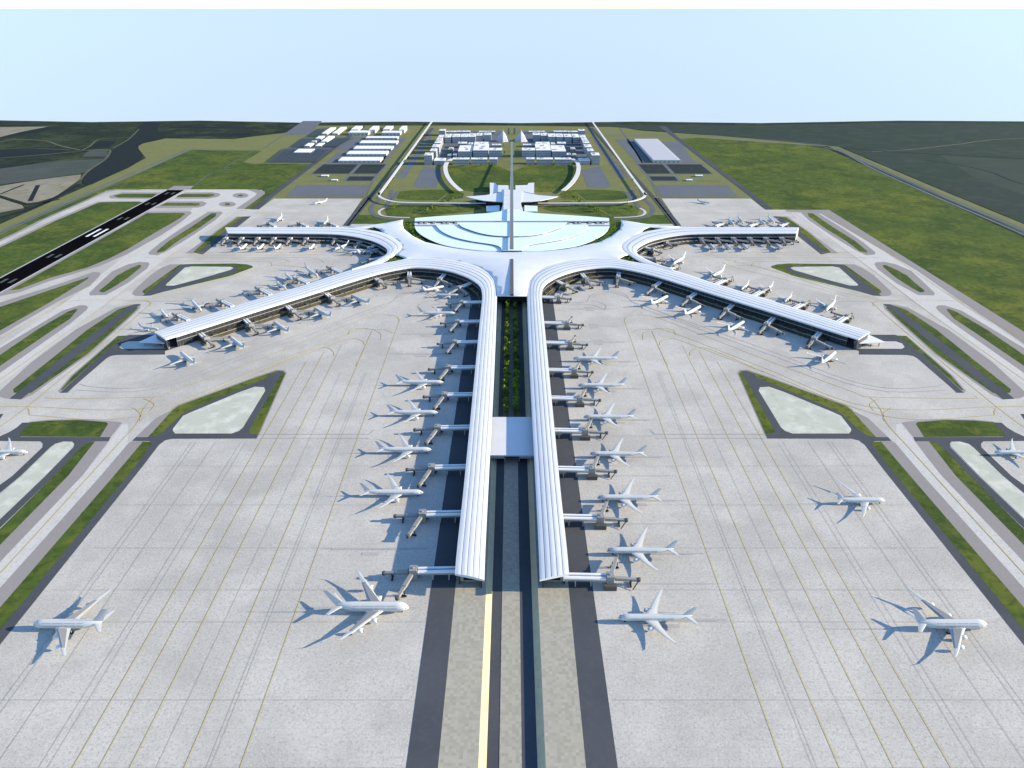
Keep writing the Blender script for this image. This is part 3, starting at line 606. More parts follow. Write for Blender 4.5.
# upper wings
OUB = [(228, 233.2), (256, 233.3), (290, 233.4), (331, 233.9), (350, 235.7), (362, 238), (372, 240.6), (380, 244), (386, 248), (387.4, 251.6), (385, 255), (378, 259), (368, 263.4), (352, 268.9)]
INB = [(225, 227.4), (256, 227.3), (290, 227.2), (331, 227.0), (352, 227.6), (368, 229.6), (384, 233), (395, 238.5), (402, 245), (400, 250.4), (394.4, 255), (388.6, 258.8), (382, 262.2), (370, 265.8), (352, 270.4)]
for s_ in (-1, 1):
    sw = side_word[s_]
    root = thing('concourse', 'straight white concourse of the %s upper wing, behind the diagonal one' % sw, 'concourse', group='concourses of the terminal')
    A, B = ribbon(P3([(p, ZO) for p in OUB], s_), P3([(p, ZO + (.6 if i > 4 else 0)) for i, p in enumerate(INB)], s_), 110, 3, 1.0, root)
    fw = [A[i] + (B[i] - A[i]).normalized() * 3.2 for i in range(len(A))]
    fb = [B[i] + (A[i] - B[i]).normalized() * 3.2 for i in range(len(A))]
    wallrun('outer_facade', fw[:100], 0, ZO - 1.7, M['facade'], root)
    wallrun('rear_facade', fb[:52], 0, ZO - 1.7, M['facade'], root)
    wallrun('floor_band', [fw[i] + (A[i] - B[i]).normalized() * .7 for i in range(0, 100)], 9.4, 10.8, M['soffit'], root, .9)
    mb = MB(); mb.beam(Vector((fw[0].x, fw[0].y, 8.6)), Vector((fb[0].x, fb[0].y, 8.6)), 1.2, 17); mb.build('end_wall', M['soffit'], root)
    wallrun('service_podium', [A[i] + (A[i] - B[i]).normalized() * 5 for i in range(2, 96)], 0, 5.0, M['louvre'], root, 13)
    mb = MB()
    for i in range(4, 94, 2):
        p = A[i] + (A[i] - B[i]).normalized() * 7; d = (A[i + 1] - A[i]).normalized()
        mb.beam(p - d * 5 + Vector((0, 0, 5.6 - p.z)), p + d * 2 + Vector((0, 0, 5.6 - p.z)), 5, 1.1)
    mb.each('rooftop_plant', M['soffit'], root)
# hub: one curved white roof with courts left open
hall = thing('terminal_hall', 'broad smooth white hall with stepped leaf-shaped roofs, where the four concourses meet', 'terminal')
hub_l = [(512, 296), (509, 296), (497.2, 295.6), (496.6, 289), (494.5, 279.5), (488, 272.4), (477, 266.9), (458, 261.9), (440, 259.4), (424, 258.3), (408, 259.0), (406.4, 259.5), (402, 256.8), (398.5, 255.2), (394, 254.7), (400.5, 250.2), (402, 246.2), (395, 239.6), (384, 234), (380, 229.2), (374, 227.0), (367, 228.0), (360, 228.6), (352, 227.8), (344, 226.8), (365, 225.5), (384, 223), (403.2, 219.6), (402.6, 223.6), (404, 229), (412.8, 236), (425, 242), (446.5, 246.7), (459, 248.9), (479, 251), (501.5, 251.5), (512, 251.6)]
def hubz(x, y):   # height of the hub roof at picture point, a soft vault
    ax = abs(x - 512) / 112
    return 19.2 + 3.0 * max(0, 1 - ((y - 256) / 46) ** 2) * max(0, 1 - ax * ax * .8)
def dist_edge(p, edges):
    best = 1e9
    for a, b in edges:
        ab = b - a; t = max(0, min(1, (p - a).dot(ab) / ab.dot(ab))); best = min(best, (p - a - ab * t).length)
    return best
outline = hub_l + mir(hub_l)[1:-1] if False else hub_l + [(1024 - x, y) for x, y in hub_l[::-1]][1:-1]
W = [G(x, y, 19.2).to_2d() for x, y in outline]
edges = [(W[i], W[(i + 1) % len(W)]) for i in range(len(W))]
holes = []
gridp = []
xs = [w_.x for w_ in W]; ys = [w_.y for w_ in W]
st = 9.0
def inside(p, poly):
    c = False; j = len(poly) - 1
    for i in range(len(poly)):
        if (poly[i].y > p.y) != (poly[j].y > p.y) and p.x < (poly[j].x - poly[i].x) * (p.y - poly[i].y) / (poly[j].y - poly[i].y) + poly[i].x: c = not c
        j = i
    return c
gx = min(xs)
while gx < max(xs):
    gy = min(ys)
    while gy < max(ys):
        p = Vector((gx + .37, gy + .21))
        if inside(p, W) and dist_edge(p, edges) > 3.0: gridp.append(p)
        gy += st
    gx += st
vv, ee, ff, _, _, _ = delaunay_2d_cdt(W + gridp, [(i, (i + 1) % len(W)) for i in range(len(W))], [], 1, 1e-4)
v3 = []
for p in vv:
    d = dist_edge(p, edges); v3.append((p.x, p.y, 19.2 + 5.0 * (1 - math.exp(-d / 30.0)) * max(0, 1 - (abs(p.x) / 330) ** 2)))
f3 = []
for f in ff:
    a, b, c = [Vector(v3[i]) for i in f[:3]]
    f3.append(tuple(f) if (b - a).cross(c - a).z > 0 else tuple(f)[::-1])
ro = link('main_roof', v3, f3, M['roof'], hall, True)
md = ro.modifiers.new('thickness', 'SOLIDIFY'); md.thickness = 1.4; md.offset = -1
Wc = sum(W, Vector((0, 0))) / len(W)
# hall walls under the roof (a little inside the edge)
hw = [(512, 293.5), (498.5, 293.5)]
mb = MB()
prism(mb, [(-29, G(512, 293, 17).y), (-29, G(512, 262, 17).y), (29, G(512, 262, 17).y), (29, G(512, 293, 17).y)], 0.0, 17.2)
mb.build('hall_wall', M['facade'], hall)
# petals
def petal(name, pts, z, th, mat, root, zb=0):
    full = pts + [(1024 - x, y) for x, y in pts[::-1]]
    w_ = [G(x, y, z) for x, y in full]
    mb = MB(); prism(mb, [(p.x, p.y) for p in w_], z - th, z); o = mb.build(name, mat, root)
    cx = sum(p.x for p in w_) / len(w_); cy = sum(p.y for p in w_) / len(w_)
    mb = MB(); prism(mb, [(cx + (p.x - cx) * .985, cy + (p.y - cy) * .965) for p in w_], zb, z - th - .01)
    mb.build('clerestory', M['glass'], root); return o
def curve(l, n=24): return [(p.x, p.y) for p in resample([Vector((a, b, 0)) for a, b in l], n)]
petal('leaf_roof', [(414.6, 226.2)] + curve([(414.6, 226.4), (416, 230), (421.5, 235), (434, 241.4), (447.8, 245.8), (465, 248.6), (485, 250.6), (508, 251)]), 20.8, 1.2, M['petal'], hall)
petal('leaf_roof', [(436, 224.8)] + curve([(436, 225), (438.5, 228.4), (442.8, 231.9), (454, 236.9), (471.5, 241), (490, 243.8), (497.8, 245.6), (501.3, 248), (502, 250.4)]) , 23.6, .9, M['petal'], hall, 19.61)
petal('leaf_roof', [(457, 222.2)] + curve([(457, 222.4), (460, 225), (464, 227.5), (477.8, 232.3), (491.5, 235), (504.6, 236)]), 26.6, .9, M['petal'], hall, 22.71)
petal('front_canopy', [(414.6, 220.8), (415.2, 218), (437, 216.2), (459, 214.9), (486.5, 213.2), (500, 211.4), (506, 209)], 22.5, 2.0, M['petal'], hall, 14)
petal('rear_gallery', [(414.6, 225.3), (414.6, 222.2)], 17.5, 1.0, M['roof'], hall)
mb = MB()
ya, yb = G(512, 224.5, 17.6).y, G(512, 222.6, 17.6).y
for x in (421, 426, 434, 444, 448, 456):
    for q in (x, 1024 - x):
        g = G(q, 223.5, 17.6); mb.box((g.x, (ya + yb) / 2, 18.3), (6, abs(yb - ya) * .7, 1.6))
mb.each('rooftop_plant', M['soffit'], hall)
# slot over the hub
mb = MB(); y0, y1 = G(512, 296, 20.5).y, G(512, 258.5, 24.5).y
mb.box((0, (y0 + y1) / 2 - 1, 22.6), (5.6, y1 - y0, 3.4)); mb.build('skylight', M['canal'], hall)
# elevated walkway on the axis
wk = thing('elevated_walkway', 'narrow grey walkway running straight over the pale leaf roofs to the city blocks', 'walkway')
y0, y1 = G(512, 248.5, 28.6).y, G(512, 140, 20).y
mb = MB(); mb.beam((-.8, y0, 27.6), (-.8, (y0 + y1) / 2, 27.6), 7.2, 1.3); mb.beam((-.8, (y0 + y1) / 2, 27.6), (-.8, y1, 14), 7.2, 1.3); mb.build('deck', M['spine'], wk)
mb = MB(); mb.beam((-4.7, y0, 27.8), (-4.7, (y0 + y1) / 2, 27.8), .5, 1.2); mb.beam((3.1, y0, 27.8), (3.1, (y0 + y1) / 2, 27.8), .5, 1.2); mb.each('parapet', M['beige'], wk)
yy = y0 + 30
while yy < y1:
    mb = MB(); zc_ = 26.8 if yy < (y0 + y1) / 2 else 26.8 - 13.6 * (yy - (y0 + y1) / 2) / ((y1 - y0) / 2); mb.box((-.8, yy, zc_ / 2), (2.2, 2.2, zc_)); mb.build('column', M['soffit'], wk); yy += 95
# bridge between the piers
br = thing('connecting_building', 'flat pale roofed block linking the two centre piers across the sunken court', 'link building')
ya, yb = G(512, 455.2, 8.2).y, G(512, 417, 8.2).y
mb = MB(); mb.box((0, (ya + yb) / 2, 7.4), (50, yb - ya, 1.6)); mb.build('roof', M['roof'], br)
mb = MB()
for q in (-16.5, 16.5): mb.box((q, (ya + yb) / 2, 4.7), (15, yb - ya - 3, 3.8))
mb.each('side_wing', M['soffit'], br)
mb = MB(); mb.box((0, (ya + yb) / 2, 5.0), (17.9, yb - ya - 8, 3.1)); mb.build('middle_gallery', M['facade'], br)
mb = MB()
for q in (-8.2, 8.2):
    for t in (.08, .5, .92): mb.box((q, ya + (yb - ya) * t, -.6), (1.2, 2, 6.8))
mb.each('column', M['soffit'], br)
# station
stn = thing('rail_station', 'white winged transport station on the axis between the leaf roofs and the lawn', 'station')
def pxprism(l, z0, z1, mat, name, root, both=True, full=False):
    for q in ([l] if full else ([l, mir(l)] if both else [l])):
        mb = MB(); prism(mb, [tuple(G(x, y, z1).xy) for x, y in q], z0, z1); mb.build(name, mat, root)
pxprism([(466, 196.4), (474, 196), (486, 195), (498, 192.6), (504, 191), (504, 201.8), (494, 201.4), (484, 200.6), (474, 198.6)], 15.5, 17, M['roof'], 'wing_roof', stn)
pxprism([(489.8, 182.6), (495.6, 183), (496.6, 185), (508.5, 185.3), (508.5, 191.8), (500, 191.6), (490, 193.6)], 9, 14, M['roof'], 'rear_roof', stn)
pxprism([(501.5, 189.6), (512, 189.6), (522.5, 189.6), (521, 204), (524, 213.6), (512, 213.6), (500, 213.6), (503, 204)], 18, 19.5, M['roof'], 'hall_roof', stn, full=True)
pxprism([(486.5, 206), (499.6, 205.2), (499.6, 211.4), (486.5, 211.4)], 8, 10, M['petal'], 'side_roof', stn)
pxprism([(476, 198.2), (503, 195), (503, 200.2), (486, 199)], 0, 15.4, M['facade'], 'wing_wall', stn)
pxprism([(503.5, 192), (520.5, 192), (519.5, 210), (504.5, 210)], 0, 17.9, M['facade'], 'hall_wall', stn, full=True)
pxprism([(491, 184), (508, 186.5), (508, 191), (491, 191)], 0, 8.9, M['shedwall'], 'rear_wall', stn)
pxprism([(487.5, 206.4), (499, 206.4), (499, 210.8), (487.5, 210.8)], 0, 7.9, M['shedwall'], 'side_wall', stn)
# ------------------------------------------------------------------ landside: viaducts and roads
def viaduct(l, wdt, z, name, label, mat, cat='viaduct', group=None, piers=True, cl=False):
    root = thing(name, label, cat, group=group)
    pts = resample([Vector((G(x, y, z).x, G(x, y, z).y, z)) for x, y in l], max(8, len(l) * 8))
    wallrun('deck', pts, z - 1.2, z, mat, root, wdt)
    mb = MB()
    for i in range(1, len(pts) - 1, 3): mb.box((pts[i].x, pts[i].y, (z - 1.2) / 2 - .1), (1.6, 1.6, z - 1.0))
    if piers: mb.each('pier', M['soffit'], root)
    return root
loop = [(432, 121), (427, 128), (384, 187.5), (379.5, 192), (379, 195.5), (383, 198.4), (391.5, 200.9), (404, 202.3), (440, 202.8), (486, 203)]
viaduct(loop, 7, 9, 'rail_viaduct', 'thin white rail viaduct from the upper left, bending round towards the station', M['rail'], group='rail viaducts')
viaduct(mir(loop), 7, 9, 'rail_viaduct', 'thin white rail viaduct from the upper right, bending round towards the station', M['rail'], group='rail viaducts')
arc = [(452, 158.6), (448, 161), (446, 164), (445.4, 168), (446.6, 174), (450, 180), (455, 185.6), (461, 190.5)]
viaduct(arc, 13, 8, 'curved_footbridge', 'white curved elevated walkway bordering the lawn on its left side', M['rail'], 'footbridge', 'curved footbridges by the lawn')
viaduct(mir(arc), 13, 8, 'curved_footbridge', 'white curved elevated walkway bordering the lawn on its right side', M['rail'], 'footbridge', 'curved footbridges by the lawn')
def road(name, ls, wdt, z=-.1, both=True, mat=None):
    mb = MB()
    for l in ls:
        for q in ([l, mir(l)] if both else [l]): strip(mb, pxs(q), wdt, z)
    return tag(mb.build(name, mat or M['road'], None), kind='structure')
road('loop_road', [[(384, 186), (379, 199), (372, 206), (371.4, 211), (376, 216), (390, 218.6), (412, 219)], [(400, 203.8), (470, 204.2), (500, 204.6)], [(392, 190), (388, 203), (382, 210)], [(398, 191.5), (391, 202)]], 11, -.05)
road('loop_road', [[(384, 208), (379, 211.6), (382, 215.4), (394, 217), (410, 217.4)]], 7, -.02, mat=M['taxiway'])
road('park_path', [[(447, 194), (431, 206), (412, 216.5)]], 4, -.04, mat=M['verge'])
layer('car_park', [[(395, 178), (426, 140), (430, 134), (432, 128), (437, 126), (432, 133), (431, 139), (424, 149), (405, 178)], [(413, 186), (418, 187.8), (436, 187.6), (443, 170), (424, 166)], [(297, 185), (369, 185), (363.5, 196.5), (285.4, 196.5)], [(438, 150), (446, 147), (461, 147), (452, 159), (438, 159)]], M['lotasphalt'], -.1, True)
layer('car_park', [[(325, 163), (338, 152.4), (344, 152.4), (350, 142), (354, 138), (407, 138), (384, 163)], [(283, 134.6), (303, 121), (322, 121), (309, 135)]], M['lotasphalt'], -.1)
layer('truck_yard', [[(615, 139), (634, 139), (654, 162), (637, 163)], [(661, 141.6), (678, 141.6), (684, 145.6), (690, 157.6), (698, 163), (681, 163)]], M['lotasphalt'], -.1)
layer('dark_lot', [[(323.5, 164.3), (358, 164.3), (349, 173.6), (312, 173.6)], [(361.5, 164.3), (386, 164.3), (377.4, 173.6), (353, 173.6)], [(349.5, 176.4), (374.8, 176.4), (371.6, 180.6), (346, 180.6)]], M['lake'], -.05, True)
layer('pond_edge', [[(322, 163.7), (388, 163.7), (379.5, 174.2), (310, 174.2)], [(347, 175.8), (378, 175.8), (373.6, 181.2), (343, 181.2)]], M['lotasphalt'], -.09, True)
road('back_road', [[(303, 181.3), (344, 180)], [(300, 163.9), (388, 163.9)], [(285, 197.4), (366, 197.4)], [(404, 128), (382, 162), (366, 196)]], 6)
road('perimeter_road', [[(-160, 309), (0, 234), (18.8, 225), (128, 177.6), (190, 150.2), (200, 149.9), (256, 149.9), (281, 136.4)], [(-160, 303), (0, 231), (128, 174.5), (188, 149.2)]], 7, -.15, False)
road('perimeter_road', [[(600, 136), (680, 136.6), (768, 142.4), (800, 144.4), (837, 150), (875, 169.5), (947, 201.5), (1024, 234.5), (1300, 361)]], 9, -.15, False, M['lotasphalt'])
road('perimeter_road', [[(600, 134.8), (700, 135.4), (800, 142.6), (837, 148), (880, 167), (947, 196.4), (1024, 229), (1300, 350)]], 7, -.14, False)
road('perimeter_ditch', [[(837, 149), (877, 168.3), (947, 199), (1024, 231.7), (1300, 355.5)]], 9, -.16, False, M['lotlines'])
road('service_track', [[(194, 185.5), (208, 175), (215, 172), (228, 169), (226, 166.6), (254, 150.4)]], 3.5, -.15, False)
yt = M['yellow']
# ------------------------------------------------------------------ sheds, warehouse, canopies, city
def pbox(x0, x1, yb, yf, yk, label, cat, name, wall, roof, group=None, zmin=4, windows=True, bands=0):
    """a block read from its front base line, its roof's front edge and its roof's back edge"""
    base = G((x0 + x1) / 2, yb, 0); h = max(zmin, zat(yf, base.y)); k = G(x0, yf, h); l = G(x1, yf, h); back = G((x0 + x1) / 2, yk, h).y
    cx = (k.x + l.x) / 2; wd = abs(l.x - k.x); dp = max(8, back - base.y); cy = base.y + dp / 2
    root = thing(name, label, cat, (cx, cy, 0), group=group)
    mb = MB(); mb.box((0, 0, h / 2), (wd, dp, h)); mb.build('wall', wall, root)
    mb = MB(); mb.box((0, 0, h + .35), (wd + .8, dp + .8, .7)); rf = mb.build('roof', roof, root)
    if bands:
        mb = MB(); n = max(1, int(h / bands))
        for i in range(n):
            z = (i + .55) * h / n
            mb.box((0, 0, z), (wd + .3, dp + .3, h / n * .4))
        mb.each('window_band', M['window'], root)
        mb = MB(); rr = random.Random(int(x0 * 7 + yb))
        for i in range(3): mb.box((rr.uniform(-.3, .3) * wd, rr.uniform(-.3, .3) * dp, h + 1.6), (rr.uniform(.08, .2) * wd, rr.uniform(.08, .2) * dp, 1.8))
        mb.each('rooftop_plant', M['shedwall'], root)
    elif windows:
        mb = MB(); n = max(2, int(wd / 14))
        for i in range(n): mb.box((-wd / 2 + wd * (i + .5) / n, -dp / 2 - .1, h * .35), (wd / n * .45, .3, h * .5))
        mb.each('loading_door', M['window'], root)
        mb = MB()
        for i in range(int(wd / 9)): mb.box((-wd / 2 + 5 + i * 9, 0, h + .85), (.5, dp * .98, .3))
        mb.build('roof_seam', M['shedwall'], rf)
    return root
ordw = ['nearest', 'second', 'third', 'fourth', 'fifth', 'sixth', 'seventh', 'eighth', 'ninth', 'tenth', 'eleventh', 'twelfth']
for i, (x0, x1, yb, yf, yk) in enumerate([(338, 380, 162.6, 161, 157.2), (346, 386, 155.9, 154.4, 151), (353, 391, 150.6, 149.2, 146), (359, 396, 144.8, 143.6, 140.6), (365, 397, 139.6, 138.6, 136.4)]):
    pbox(x0, x1, yb, yf, yk, '%s from the front of five long white sheds left of the rail viaduct' % ordw[i] if i else 'front-most long white shed of the five stacked left of the rail viaduct', 'shed', 'storage_shed', M['shedwall'], M['shed'], 'long white storage sheds', 6)
pbox(653.6, 680.5, 162.8, 160.2, 139, 'huge flat grey roofed warehouse standing alone beyond the right apron', 'warehouse', 'warehouse', M['shedwall'], M['bigroof'])
sm = [(293.5, 310, 154, 152.6, 149, 'broad low white shed in front of the rows of dark parking canopies'), (304, 309.5, 147.4, 146.2, 143, 'small white cube-like shed left of its twin among the canopies'), (315, 320.5, 147.4, 146.2, 143, 'small white shed right of its twin among the canopies'), (310.5, 315, 142.8, 142, 140.8, 'tiny white hut between the canopy rows'), (315.5, 321, 140, 138.6, 136, 'squat white shed behind the tiny hut'), (321, 327, 143, 141.6, 136, 'slanting white shed beside the access road'), (321.6, 327.2, 135.2, 133.6, 127.5, 'long white shed at the far left edge of the canopies'), (332.2, 337.8, 135, 133.4, 127, 'long white shed just right of its twin at the far edge'), (348.5, 368, 135.4, 132.6, 130.6, 'front bar of the far white depot nearest the canopies'), (351, 358, 131.4, 129.6, 126, 'left rear bay of the far white depot'), (369, 375, 133.4, 129.8, 126, 'right rear bay of the far white depot'), (381.6, 400, 135.4, 132.8, 130.8, 'front bar of the far white depot beside the viaduct'), (383, 390, 131.4, 129.4, 126, 'left rear bay of the depot beside the viaduct'), (399, 404, 133.4, 129.6, 126, 'right rear bay of the depot beside the viaduct')]
for x0, x1, yb, yf, yk, lb in sm: pbox(x0, x1, yb, yf, yk, lb, 'shed', 'small_shed', M['shedwall'], M['shed'], 'white sheds around the parking canopies', 5)
ci = 0
for k, (xa, xb, ya_, yb_) in enumerate([(270 + i * 6.2, 287 + i * 6.2, 161.5, 148 if i > 3 else 148) for i in range(8)] + [(294 + i * 5.0, 306 + i * 5.0, 146.6, 137.5) for i in range(3)] + [(322 + i * 4.4, 339 + i * 4.2, 146.5, 137.2) for i in range(4)] + [(310 + i * 4, 322 + i * 4, 136, 128) for i in range(3)]):
    a, b = G(xa, ya_, 4), G(xb, yb_, 4)
    c = thing('parking_canopy', 'dark parking canopy, %s' % (['%s row from the left in the front lot', '%s row from the left in the middle lot', '%s row in the lot beside the access road', '%s row from the left in the rear lot'][0 if k < 8 else 1 if k < 11 else 2 if k < 15 else 3] % ordw[1:][0:0].__class__(['first', 'second', 'third', 'fourth', 'fifth', 'sixth', 'seventh', 'eighth'])[k if k < 8 else k - 8 if k < 11 else k - 11 if k < 15 else k - 15]), 'canopy', group='dark parking canopies')
    for q in (-5, 5):
        mb = MB(); mb.beam(a + Vector((q, 0, 0)), b + Vector((q, 0, 0)), 4.6, .5); mb.build('canopy_roof', M['lotlines'], c)
    mb = MB()
    for t in (.05, .35, .65, .95): p = a.lerp(b, t); mb.box((p.x, p.y, 1.9), (.5, .5, 3.8))
    mb.each('post', M['steel'], c)
layer('car_park', [[(268, 162.6), (304, 137), (366, 137), (346, 150), (330, 150), (313, 162.6)]], M['lotasphalt'], -.12)
# the small works right and left beyond the ponds
for s_ in (-1, 1):
    f = (lambda x: x) if s_ == -1 else (lambda x: 1024 - x)
    for (x0, x1, yb, yf, yk, lb) in [(321, 328, 176.6, 175.8, 175), (331, 337, 181, 180.2, 179.4)] and [(321, 328, 176.9, 175.9, 175, 'low pale hut behind the dark lot'), (331, 337, 181.2, 180.3, 179.4, 'low pale hut before the dark lot')]:
        a, b = sorted((f(x0), f(x1)))
        pbox(a, b, yb, yf, yk, lb + (' on the left side' if s_ == -1 else ' on the right side'), 'hut', 'service_hut', M['shedwall'], M['shed'], 'service huts by the dark lots', 3)
city = [(424, 432, 165, 155.4, 152.8, 'tall end tower at the front'), (430, 436, 159.6, 151.2, 148.6, 'first of the stepped edge row behind the end tower'), (432, 439, 154, 147.2, 144.4, 'second block of the stepped edge row'), (434.5, 440.5, 149.5, 143.2, 140.6, 'third block of the stepped edge row'), (436.5, 442, 146, 140, 137.8, 'fourth block of the stepped edge row'), (438, 443.5, 143, 137.4, 135, 'last block of the stepped edge row'), (439, 445, 136, 130.8, 129.2, 'far corner tower'),
    (434, 445, 165, 160.8, 158.2, 'low front block next to the end tower'), (452.5, 469, 164.8, 159.4, 157.8, 'low front block by the curved walkway'), (471, 487, 164.6, 159.4, 157.8, 'middle low front block facing the lawn'), (489.4, 497.4, 164.4, 159.2, 157.6, 'short low front block nearest the axis'),
    (458, 472, 157.2, 151.4, 145.5, 'angled block with slanting roof'), (473, 488, 157.2, 150.4, 144, 'wide block in the middle of the centre row'), (489, 502, 157.4, 150.4, 148, 'flat block of the centre row nearest the axis'), (458, 466.5, 148, 143.6, 142, 'small block behind the angled one'), (474, 488, 148.2, 144.6, 142, 'block behind the wide centre block'),
    (444.4, 451, 143.4, 137.4, 134, 'first block of the back row'), (452.2, 459.5, 143.4, 137, 134, 'second block of the back row'), (460.5, 467.5, 143.2, 137, 133.8, 'third block of the back row'), (468.2, 475.5, 143, 136.8, 133.6, 'fourth block of the back row'), (476.6, 483, 141.2, 135.6, 133, 'fifth block of the back row'), (484, 491, 141.2, 135, 132.8, 'sixth block of the back row'), (446, 456, 133.6, 132.4, 131, 'thin slab at the very back'), (447.5, 451, 157.6, 155.4, 153.6, 'small cube in the inner yard, front row'), (453, 456.6, 157.6, 155, 153.2, 'second small cube in the inner yard'), (448.5, 453, 151.6, 149.4, 147.6, 'low cube in the middle of the inner yard'), (468.5, 472.6, 148, 144.4, 142.6, 'narrow block wedged between the angled and wide blocks'), (492, 501, 147.2, 145.2, 144, 'low block next to the axis square'), (457, 470, 133.4, 132, 130.8, 'second thin slab at the very back'), (479, 495, 133.4, 132.2, 131, 'long thin slab at the very back')]
for (x0, x1, yb, yf, yk, lb) in city:
    for s_ in (-1, 1):
        a, b = (x0, x1) if s_ == -1 else (1024 - x1, 1024 - x0)
        pbox(a, b, yb, yf, yk, 'grey office block: %s, %s city half' % (lb, side_word[s_]), 'building', 'office_building', M['citywall'], M['cityroof'], 'office buildings of the city quarter', 6, True, 6)
layer('city_street', [[(432, 160), (446, 131), (506, 131), (506, 159), (452, 159.4)]], M['lotasphalt'], -.08, True)
layer('city_square', [[(490, 145.4), (506, 141.5), (512, 141.5), (512, 165.4), (497, 165.4), (503, 158)], [(447, 156), (449, 149), (453, 147.5), (451, 156)]], M['verge'], -.04, True)
for s_ in (-1, 1):
    x = 503 if s_ == -1 else 521
    g = G(x, 141, 0); p = thing('stepped_pyramid', 'grey stepped pyramid, %s of the pair at the far end of the axis' % side_word[s_], 'pyramid', (g.x, g.y, 0), group='pyramids at the far end of the axis')
    for i in range(7):
        mb = MB(); r = 27 * (1 - i / 7.4); mb.lathe([(i * 5.0, r), (i * 5.0 + 4.2, r * .88), (i * 5.0 + 5.0, r * .80)], 8, axis='z'); mb.build('tier', M['shedwall'], p)
    mb = MB(); mb.lathe([(35, 1.6), (44, .2)], 8, axis='z'); mb.build('spire', M['citywall'], p)
    g = G(508.6 if s_ == -1 else 514.4, 134, 0); p = thing('slender_tower', 'dark slim tower, %s of the pair on the axis beyond the pyramids' % side_word[s_], 'tower', (g.x, g.y, 0), group='slender towers on the axis')
    mb = MB(); mb.box((0, 0, 13), (8, 8, 26), taper=.8); mb.build('shaft', M['window'], p)
    mb = MB(); mb.lathe([(26, 1.0), (33, .2)], 6, axis='z'); mb.build('mast', M['steel'], p)

for l, nm in (([(402.2, 221.8), (415, 221.8), (416, 232), (425, 240), (446, 247), (462, 250.6), (446, 249), (420, 244), (402, 234)], 'crescent'), ([(383, 263.4), (395, 254.4), (407, 260.4)], 'tri'), ([(365, 229), (373, 226.6), (381, 227.2), (381, 230)], 'slit')):
    for q in (l, mir(l)):
        mb = MB(); prism(mb, [tuple(G(x, y, 15.5).xy) for x, y in q], 0.3, 15.5); tag(mb.build('court_garden', M['leafd'], None), kind='structure')
# ------------------------------------------------------------------ aircraft
def airfoil(chord, th):
    """closed section, x forward is +, returns (x, z) around"""
    return [(.5 * chord, 0), (.42 * chord, th * .42), (.2 * chord, th * .62), (-.12 * chord, th * .48), (-.5 * chord, .02 * th), (-.12 * chord, -th * .3), (.2 * chord, -th * .38), (.42 * chord, -th * .3)]
def loftwing(name, secs, mat, parent, vertical=False):
    """secs: (xc, span, z, chord, thickness)"""
    mb = MB(); n = 8
    for xc, y, z, c, th in secs:
        for a, b in airfoil(c, th): mb.v.append((xc + a, y, z + b) if not vertical else (xc + a, b, z))
    for j in range(len(secs) - 1):
        for i in range(n):
            a, b = j * n + i, j * n + (i + 1) % n; mb.f.append((a, b, b + n, a + n))
    mb.f += [tuple(range(n)), tuple((len(secs) - 1) * n + i for i in range(n))[::-1]]
    o = mb.build(name, mat, parent)
    bm = bmesh.new(); bm.from_mesh(o.data); bmesh.ops.recalc_face_normals(bm, faces=bm.faces); bm.to_mesh(o.data); bm.free()
    for p in o.data.polygons: p.use_smooth = False
    return o
